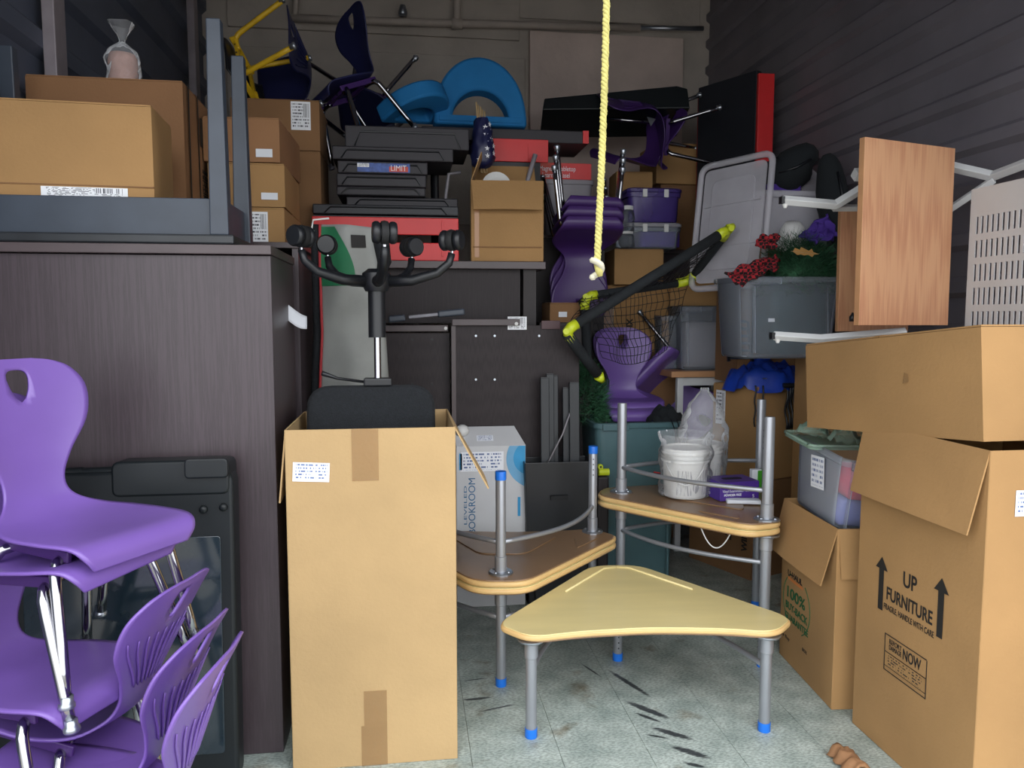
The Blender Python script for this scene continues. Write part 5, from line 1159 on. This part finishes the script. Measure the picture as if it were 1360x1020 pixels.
chair_axes('purple chair lying flat below the tilted tabletop, left of the boxes', PX(835, 212, Y=5.1), (-.9, -.4, .1), (.1, -.3, .9), 'deep_shaded_purple_plastic', group=GP, legs=False)
YP = 4.84; rbp = PX(1014, 215, Y=YP); rbt = PX(1014, 98, Y=YP)
sl = thing('shelving_unit', 'black plastic shelf panel with bright red edge standing on end at the right wall', 'shelf', (0, 0, 0))
wR_ = PX(1025, 150, Y=YP).x-PX(1004, 150, Y=YP).x; zb_ = zR+.01
ob('red_edge', G().box((rbp.x, YP, (rbt.z+zb_+.1)/2), (wR_, .03, rbt.z-zb_-.1)), 'red_plastic', sl, bevel=.004)
pL = PX(930, 85, Y=5.32)
pn = G(); v0 = Vector((rbp.x-.03, YP+.03, 0)); v1 = Vector((pL.x, 5.30, 0)); d_ = (v1-v0)
ob('panel', G().box((d_.length/2, 0, 0), (d_.length, .05, rbt.z+.03-zb_)), 'dark_tray', sl, mtx=Matrix.Translation((v0.x, v0.y, (rbt.z+.03+zb_)/2)) @ Matrix.Rotation(math.atan2(d_.y, d_.x), 4, 'Z'), bevel=.006)
ob('red_trim', G().box((v1.x, v1.y, (rbt.z+zb_)/2), (.02, .055, rbt.z-zb_)), 'red_trim', sl)
def bolster(label, A, B, r_, m, name='bag'):
    d_ = B-A; n = 14; t = thing(name, label, 'bag')
    ob('fabric', G().tube([A.lerp(B, i/n)+Vector((0, 0, .02*math.sin(i*.7))) for i in range(n+1)], [max(.012, r_*math.sin(PI*(i+.35)/(n+.7))**.55*(1+.1*noise.noise(Vector((i*.6, 0, 1))))) for i in range(n+1)], 16), m, t, smooth=True)
    ob('strap', G().tube([A.lerp(B, .25)+Vector((0, -r_*.9, .02)), A.lerp(B, .5)+Vector((0, -r_*1.08, 0)), A.lerp(B, .75)+Vector((0, -r_*.9, 0))], .008, 6), 'black_plastic', t, smooth=True); return t
bolster('black stuffed bag lying at the foot of the red-edged panel', PX(1002, 250, Y=4.30), PX(1086, 205, Y=4.20), .115, 'dark_cloth')
bolster('black soft boot-like bag standing behind the oak desk panel', PX(1098, 205, Y=3.98), PX(1116, 330, Y=3.96), .085, 'dark_cloth')
# ================================================================== right: folding oak desks with white frames, on end
def desk_on_end(label, bl, br, h_, lean, th=.025):
    t = thing('folding_desk', label, 'desk', mtx=frame(bl, br-bl, Vector((0, lean, 1)))); w_ = (br-bl).length
    return t, w_
bl, br = PX(1141, 432, Y=2.80), PX(1259, 432, Y=2.93)
hS = PX(1155, 181, Y=2.80).z-bl.z
od = thing('folding_desk', 'oak-faced folding desk standing on end with white metal frame and perforated panel', 'desk')
mt = frame(bl, br-bl, Vector((.03, .02, 1))); w_ = (br-bl).length
wood('oak_face', 'b58060', 'c89873', .4, 'y', 1.8)
ob('worktop', G().box((w_/2, hS/2, -.0125), (w_, hS, .025)), 'oak_face', od, mtx=mt, bevel=.0015)
ob('edge_band', G().box((-.001, hS/2, -.0125), (.003, hS*.998, .0235)), 'oak_edge', od, mtx=mt)
def sq(pts, s_, m, parent, name='frame_tube'):
    for a_, b_ in zip(pts, pts[1:]):
        d_ = b_-a_; ob(name, G().box((0, 0, d_.length/2), (s_, s_, d_.length+s_*.6)), m, parent, mtx=frame(a_, d_.orthogonal(), d_.cross(d_.orthogonal())), bevel=.003)
sq([PX(1240, 216, Y=3.10), PX(1318, 234, Y=2.92), PX(1400, 203, Y=2.66)], .032, 'white_metal', od)
sq([PX(1240, 292, Y=3.12), PX(1318, 240, Y=2.92)], .026, 'white_metal', od)
# perforated modesty panel, standing along the wall
pX = 2.28
c0, c1 = PX(1291, 252, X=pX), PX(1285, 426, X=pX)
Lp, Hp = .55, c0.z-c1.z+.05
pm = frame((pX, c0.y, c0.z-Hp), (0, -1, 0), (0, 0, 1))
cols, rows, sw, sp_, sh, rp_ = 17, 5, .0125, .0275, .068, .0945
xs_ = [0]; 
for i in range(cols): xs_ += [.035+i*sp_, .035+i*sp_+sw]
xs_.append(.035+cols*sp_+.02)
ys_ = [0]
for j in range(rows): ys_ += [.02+j*rp_, .02+j*rp_+sh]
ys_.append(Hp)
g = G(); nx, ny = len(xs_), len(ys_)
g.add([(x, y, 0) for x in xs_ for y in ys_], [(i*ny+j, (i+1)*ny+j, (i+1)*ny+j+1, i*ny+j+1) for i in range(nx-1) for j in range(ny-1) if not (i % 2 == 1 and j % 2 == 1)])
ob('perforated_panel', g, 'white_metal', od, mtx=pm, solid=.004)
# second desk further back, its legs towards the left
od2 = thing('folding_desk', 'oak-faced folding desk half hidden behind the other, white legs to the left', 'desk')
bl2 = PX(1113, 440, Y=3.22); h2 = PX(1113, 276, Y=3.22).z-bl2.z
ob('worktop', G().box((.16, h2/2, -.0125), (.32, h2, .025)), 'oak_face', od2, mtx=frame(bl2, (1, -.1, 0), (.02, .02, 1)), bevel=.0015)
ob('edge_band', G().box((-.001, h2/2, -.0125), (.003, h2*.998, .024)), 'oak_edge', od2, mtx=frame(bl2, (1, -.1, 0), (.02, .02, 1)))
A = [PX(1043, 266, Y=3.06), PX(1110, 272, Y=3.06), PX(1152, 246, Y=3.0)]
sq(A, .030, 'white_metal', od2); sq([PX(1108, 276, Y=3.10), PX(1150, 276, Y=3.10)], .024, 'white_metal', od2)
sq([PX(1138, 232, Y=2.98), PX(1152, 232, Y=2.98)], .04, 'white_metal', od2)
ob('knob', G().tube([PX(1147, 243, Y=2.92), PX(1147, 243, Y=2.96)], .016, 12), 'black_plastic', od2, auto=40); ob('bolt', G().tube([PX(1146, 246, Y=2.90), PX(1147, 252, Y=2.90)], .008, 8), 'chrome', od2)
ob('end_cap', G().tube([A[0]+Vector((-.022, 0, 0)), A[0]+Vector((-.008, 0, 0))], .02, 4), 'black_plastic', od2); ob('glide', G().tube([A[0]+Vector((.0, 0, -.016)), A[0]+Vector((.0, 0, -.032))], [.012, .006], 10), 'white_plastic', od2)
Bq = [PX(1030, 446, Y=3.02), PX(1090, 450, Y=3.0), PX(1200, 441, Y=2.92)]
sq(Bq[:2], .028, 'white_metal', od2); sq(Bq[1:], .028, 'white_metal', od2)
ob('end_cap', G().tube([Bq[0]+Vector((-.022, 0, 0)), Bq[0]+Vector((-.008, 0, 0))], .02, 4), 'black_plastic', od2); ob('glide', G().tube([Bq[0]+Vector((.01, 0, -.015)), Bq[0]+Vector((.01, 0, -.03))], [.012, .006], 10), 'white_plastic', od2)
ob('knob', G().lathe([(0, 0), (.012, 0), (.013, .02), (.006, .028), (.004, .036), (0, .037)], 12, PX(1132, 427, Y=2.94)), 'black_plastic', od2, smooth=True)

# ================================================================== tub of toys in the guarantee box
tm = Matrix.Translation((ctr.x-.035, ctr.y+.02, HB-.03)) @ Matrix.Rotation(ang, 4, 'Z') @ Matrix.Rotation(R(7), 4, 'Y') @ Matrix.Rotation(R(4), 4, 'X')
tt = tub('clear tub of toys with a handwritten note, tilted in the guarantee box', .36, .46, .285, (0, 0, 0), 0, 'clear_plastic'); tt.matrix_world = tm
sheet('paper_note', .115, .13, 'mini_label', tt, frame((-.166, .03, .11), (0, -1, .12), (-.12, .12, 1)))
def inside(label, name, m, off, size, seed):
    t = thing(name, label, 'cloth', mtx=tm @ Matrix.Translation(off)); ob('folds', bulged(*size, .02, seed), m, t, smooth=True)
inside('blue-lilac bundle at the bottom of the toy tub', 'lilac_bundle', 'lilac_cloth', (-.03, -.02, .02), (.20, .32, .10), 3)
inside('pink-red bundle near the front of the toy tub', 'pink_bundle', 'pink_cloth', (.0, -.12, .125), (.22, .12, .12), 8)
gt = thing('plastic_tray', 'greenish translucent plastic tray on top of the toy tub', 'tray', mtx=tm @ Matrix.Translation((-.06, .10, .29)) @ Matrix.Rotation(R(-6), 4, 'Y')); ob('dish', G().prism(rounded([(-.17, -.14), (.17, -.14), (.17, .14), (-.17, .14)], .03), 0, .012), 'green_clear', gt); ob('rim', G().tube([(x, y, .016) for x, y in rounded([(-.17, -.14), (.17, -.14), (.17, .14), (-.17, .14)], .03)+[(-.17, -.11)]], .006, 6), 'green_clear', gt, smooth=True)
for k, (dx, dy, lb) in enumerate(((-.09, .04, 'left crumpled clear bag on the greenish tray'), (.02, -.03, 'right crumpled clear bag on the greenish tray'))):
    t = thing('clear_bag', lb, 'bag', mtx=tm @ Matrix.Translation((-.06+dx, .10+dy, .305))); ob('film', heap((.07, .06), .05, k+4, .03), 'green_clear', t, smooth=True)

# ================================================================== pails, gloves and oddments on the right desk pair
ZD = .656-.008
def pail(label, px, py, r_, h_, bagprof, seed, handle=True):
    p = PX(px, py, Z=ZD)
    p.y += r_*.8; p.x += r_*.8*.25
    t = thing('pail', label, 'bucket', (p.x, p.y, ZD+.002), (0, 0, R(10)), group='bagged white pails')
    ob('body', G().lathe([(0, 0), (r_*.88, 0), (r_*.9, .004), (r_*.98, h_*.86), (r_*.98, h_*.9), (0, h_*.9)], 32), 'white_plastic', t, auto=40)
    for k, zz in enumerate((.72, .80, .885)): ob('rim_ring', G().lathe([(r_*.9, h_*zz), (r_*1.05, h_*zz), (r_*1.06, h_*(zz+.025)), (r_*1.04, h_*(zz+.05)), (r_*.9, h_*(zz+.05))], 32), 'white_plastic', t, auto=40)
    ob('lid', G().lathe([(0, h_*.93), (r_*1.0, h_*.93), (r_*1.02, h_*.99), (r_*.96, h_), (r_*.9, h_*.97), (0, h_*.97)], 32), 'white_plastic', t, auto=40)
    lbm = G()
    def lf_(a_, c_): th = R(-150+a_*120); rr = r_*(.905+.06*c_)+.0012; return Vector((rr*math.cos(th), rr*math.sin(th), h_*(.08+.5*c_)))
    ob('paper_label', lbm.grid(lf_, 18, 2), 'pail_label', t, smooth=True)
    if handle: ob('bail', G().tube([(r_*1.02*math.cos(R(-175+a_*1.1)), r_*1.06*math.sin(R(-175+a_*1.1)), h_*(.72-.42*math.sin(R(a_*1.8)))) for a_ in range(0, 101, 10)], .004, 8), 'white_plastic', t, smooth=True)
    ob('bag', G().grid(bagfn([(r*1.0, z) for r, z in bagprof], seed, .13), 48, 44), 'bag_film', t, smooth=True)
    return t
m_ = printed('pail_label', 'd2d2d0', '8f9096', 14, True)
r1 = .108
pail('white pail in a clear bag at the front of the upturned desk', 912, 664, r1, .235, [(r1*.9, .002), (r1*1.10, .01), (r1*1.12, .08), (r1*1.10, .16), (r1*1.13, .22), (r1*1.08, .25), (r1*1.14, .275), (r1*1.2, .30)], 3)
pail('white pail behind, its clear bag twisted up to a tall peak', 936, 652, .09, .23, [(.09, .002), (.108, .01), (.112, .10), (.112, .2), (.12, .25), (.115, .30), (.10, .36), (.075, .42), (.04, .465), (.022, .485), (.02, .50)], 8, False)
p = PX(968, 668, Z=ZD); 
gb = thing('glove_box', 'purple box of disposable gloves beside the front pail', 'box', (p.x+.055, p.y+.10, ZD+.004), (0, 0, R(6)))
gw, gd_, gh = .20, .15, .088
ob('carton', G().box((0, 0, gh/2), (gw, gd_, gh)), 'glove_purple', gb, bevel=.002); ob('opening', G().prism(rounded([(-.05, -.02), (.05, -.02), (.05, .02), (-.05, .02)], .02), gh, gh+.001), 'rubber', gb)
ob('dark_band', G().box((-gw/2-.0006, 0, gh/2), (.001, gd_*.96, gh*.96)), 'purple_cloth', gb)
sheet('pale_panel', .045, .018, 'cyan_print', gb, frame((-.085, -gd_/2-.001, gh*.68), (1, 0, 0), (0, 0, 1)))
text('Vinyl Examination Gloves', .018, 'white_ink', gb, frame((-.088, -gd_/2-.0012, gh*.45), (1, 0, 0), (0, 0, 1)), .85); text('POWDER FREE', .015, 'white_ink', gb, frame((-.08, -gd_/2-.0012, gh*.25), (1, 0, 0), (0, 0, 1)), .9, bold=.0004); text('S', .022, 'white_ink', gb, frame((.065, -gd_/2-.0012, gh*.12), (1, 0, 0), (0, 0, 1)), 1.0); text('50', .02, 'white_ink', gb, frame((-gw/2-.0014, .035, gh*.15), (0, -1, 0), (0, 0, 1)), 1.0)
p = PX(984, 668, Z=ZD); tag(ob('paper_packet', bulged(.15, .055, .016, .002), 'paper', loc=(p.x+.01, p.y+.0, ZD+.0015), rot=(0, 0, R(-14)), smooth=True), 'flat white paper packet in front of the purple glove box', 'packet')
p = PX(866, 628, Z=ZD)
rt_ = thing('cable_tie', 'red plastic cable tie lying on the upturned desk', 'cable tie', (p.x, p.y, ZD+.003)); ob('strap', G().tube([(-.03, .06, .03), (-.015, .02, .006), (.0, -.01, .004), (.035, -.05, .004)], .004, 6), 'red_plastic', rt_, smooth=True); ob('head', G().box((-.03, .062, .032), (.012, .01, .014)), 'red_plastic', rt_)
tag(ob('paper_tag', G().prism(rounded([(-.035, -.008), (.035, -.008), (.035, .008), (-.035, .008)], .004), 0, .002), 'paper', loc=(PX(854, 624, Z=ZD).x, PX(854, 624, Z=ZD).y, ZD+.002), rot=(0, 0, .1)), 'small white tag next to the red cable tie', 'tag')
wl_ = thing('cord_loop', 'thin white cord looped below the edge of the right desks', 'cord'); Yc = 3.13
A_, B_ = PX(928, 692, Y=Yc+.03), PX(974, 700, Y=Yc-.08)
ob('cord', G().tube([A_.lerp(B_, i/20)+Vector((0, 0, -.105*(1-(i/10-1)**2))) for i in range(21)], .0028, 7), 'white_plastic', wl_, smooth=True); ob('knot', G().lathe([(0, 0), (.006, .002), (.006, .01), (0, .012)], 8, PX(974, 701, Y=Yc-.08)), 'white_plastic', wl_, smooth=True)
p = PX(1003, 648, Y=3.55)
gpk = thing('green_packet', 'white and bright green packet between the glove box and desk leg', 'packet', (p.x, 3.55, ZD+.002)); ob('body', G().box((0, 0, .05), (.05, .03, .10)), 'paper', gpk, bevel=.002); ob('green_side', G().box((.0255, -.0, .05), (.002, .03, .10)), 'green_plastic', gpk); ob('green_front', G().box((.014, -.0155, .05), (.02, .002, .09)), 'green_plastic', gpk)
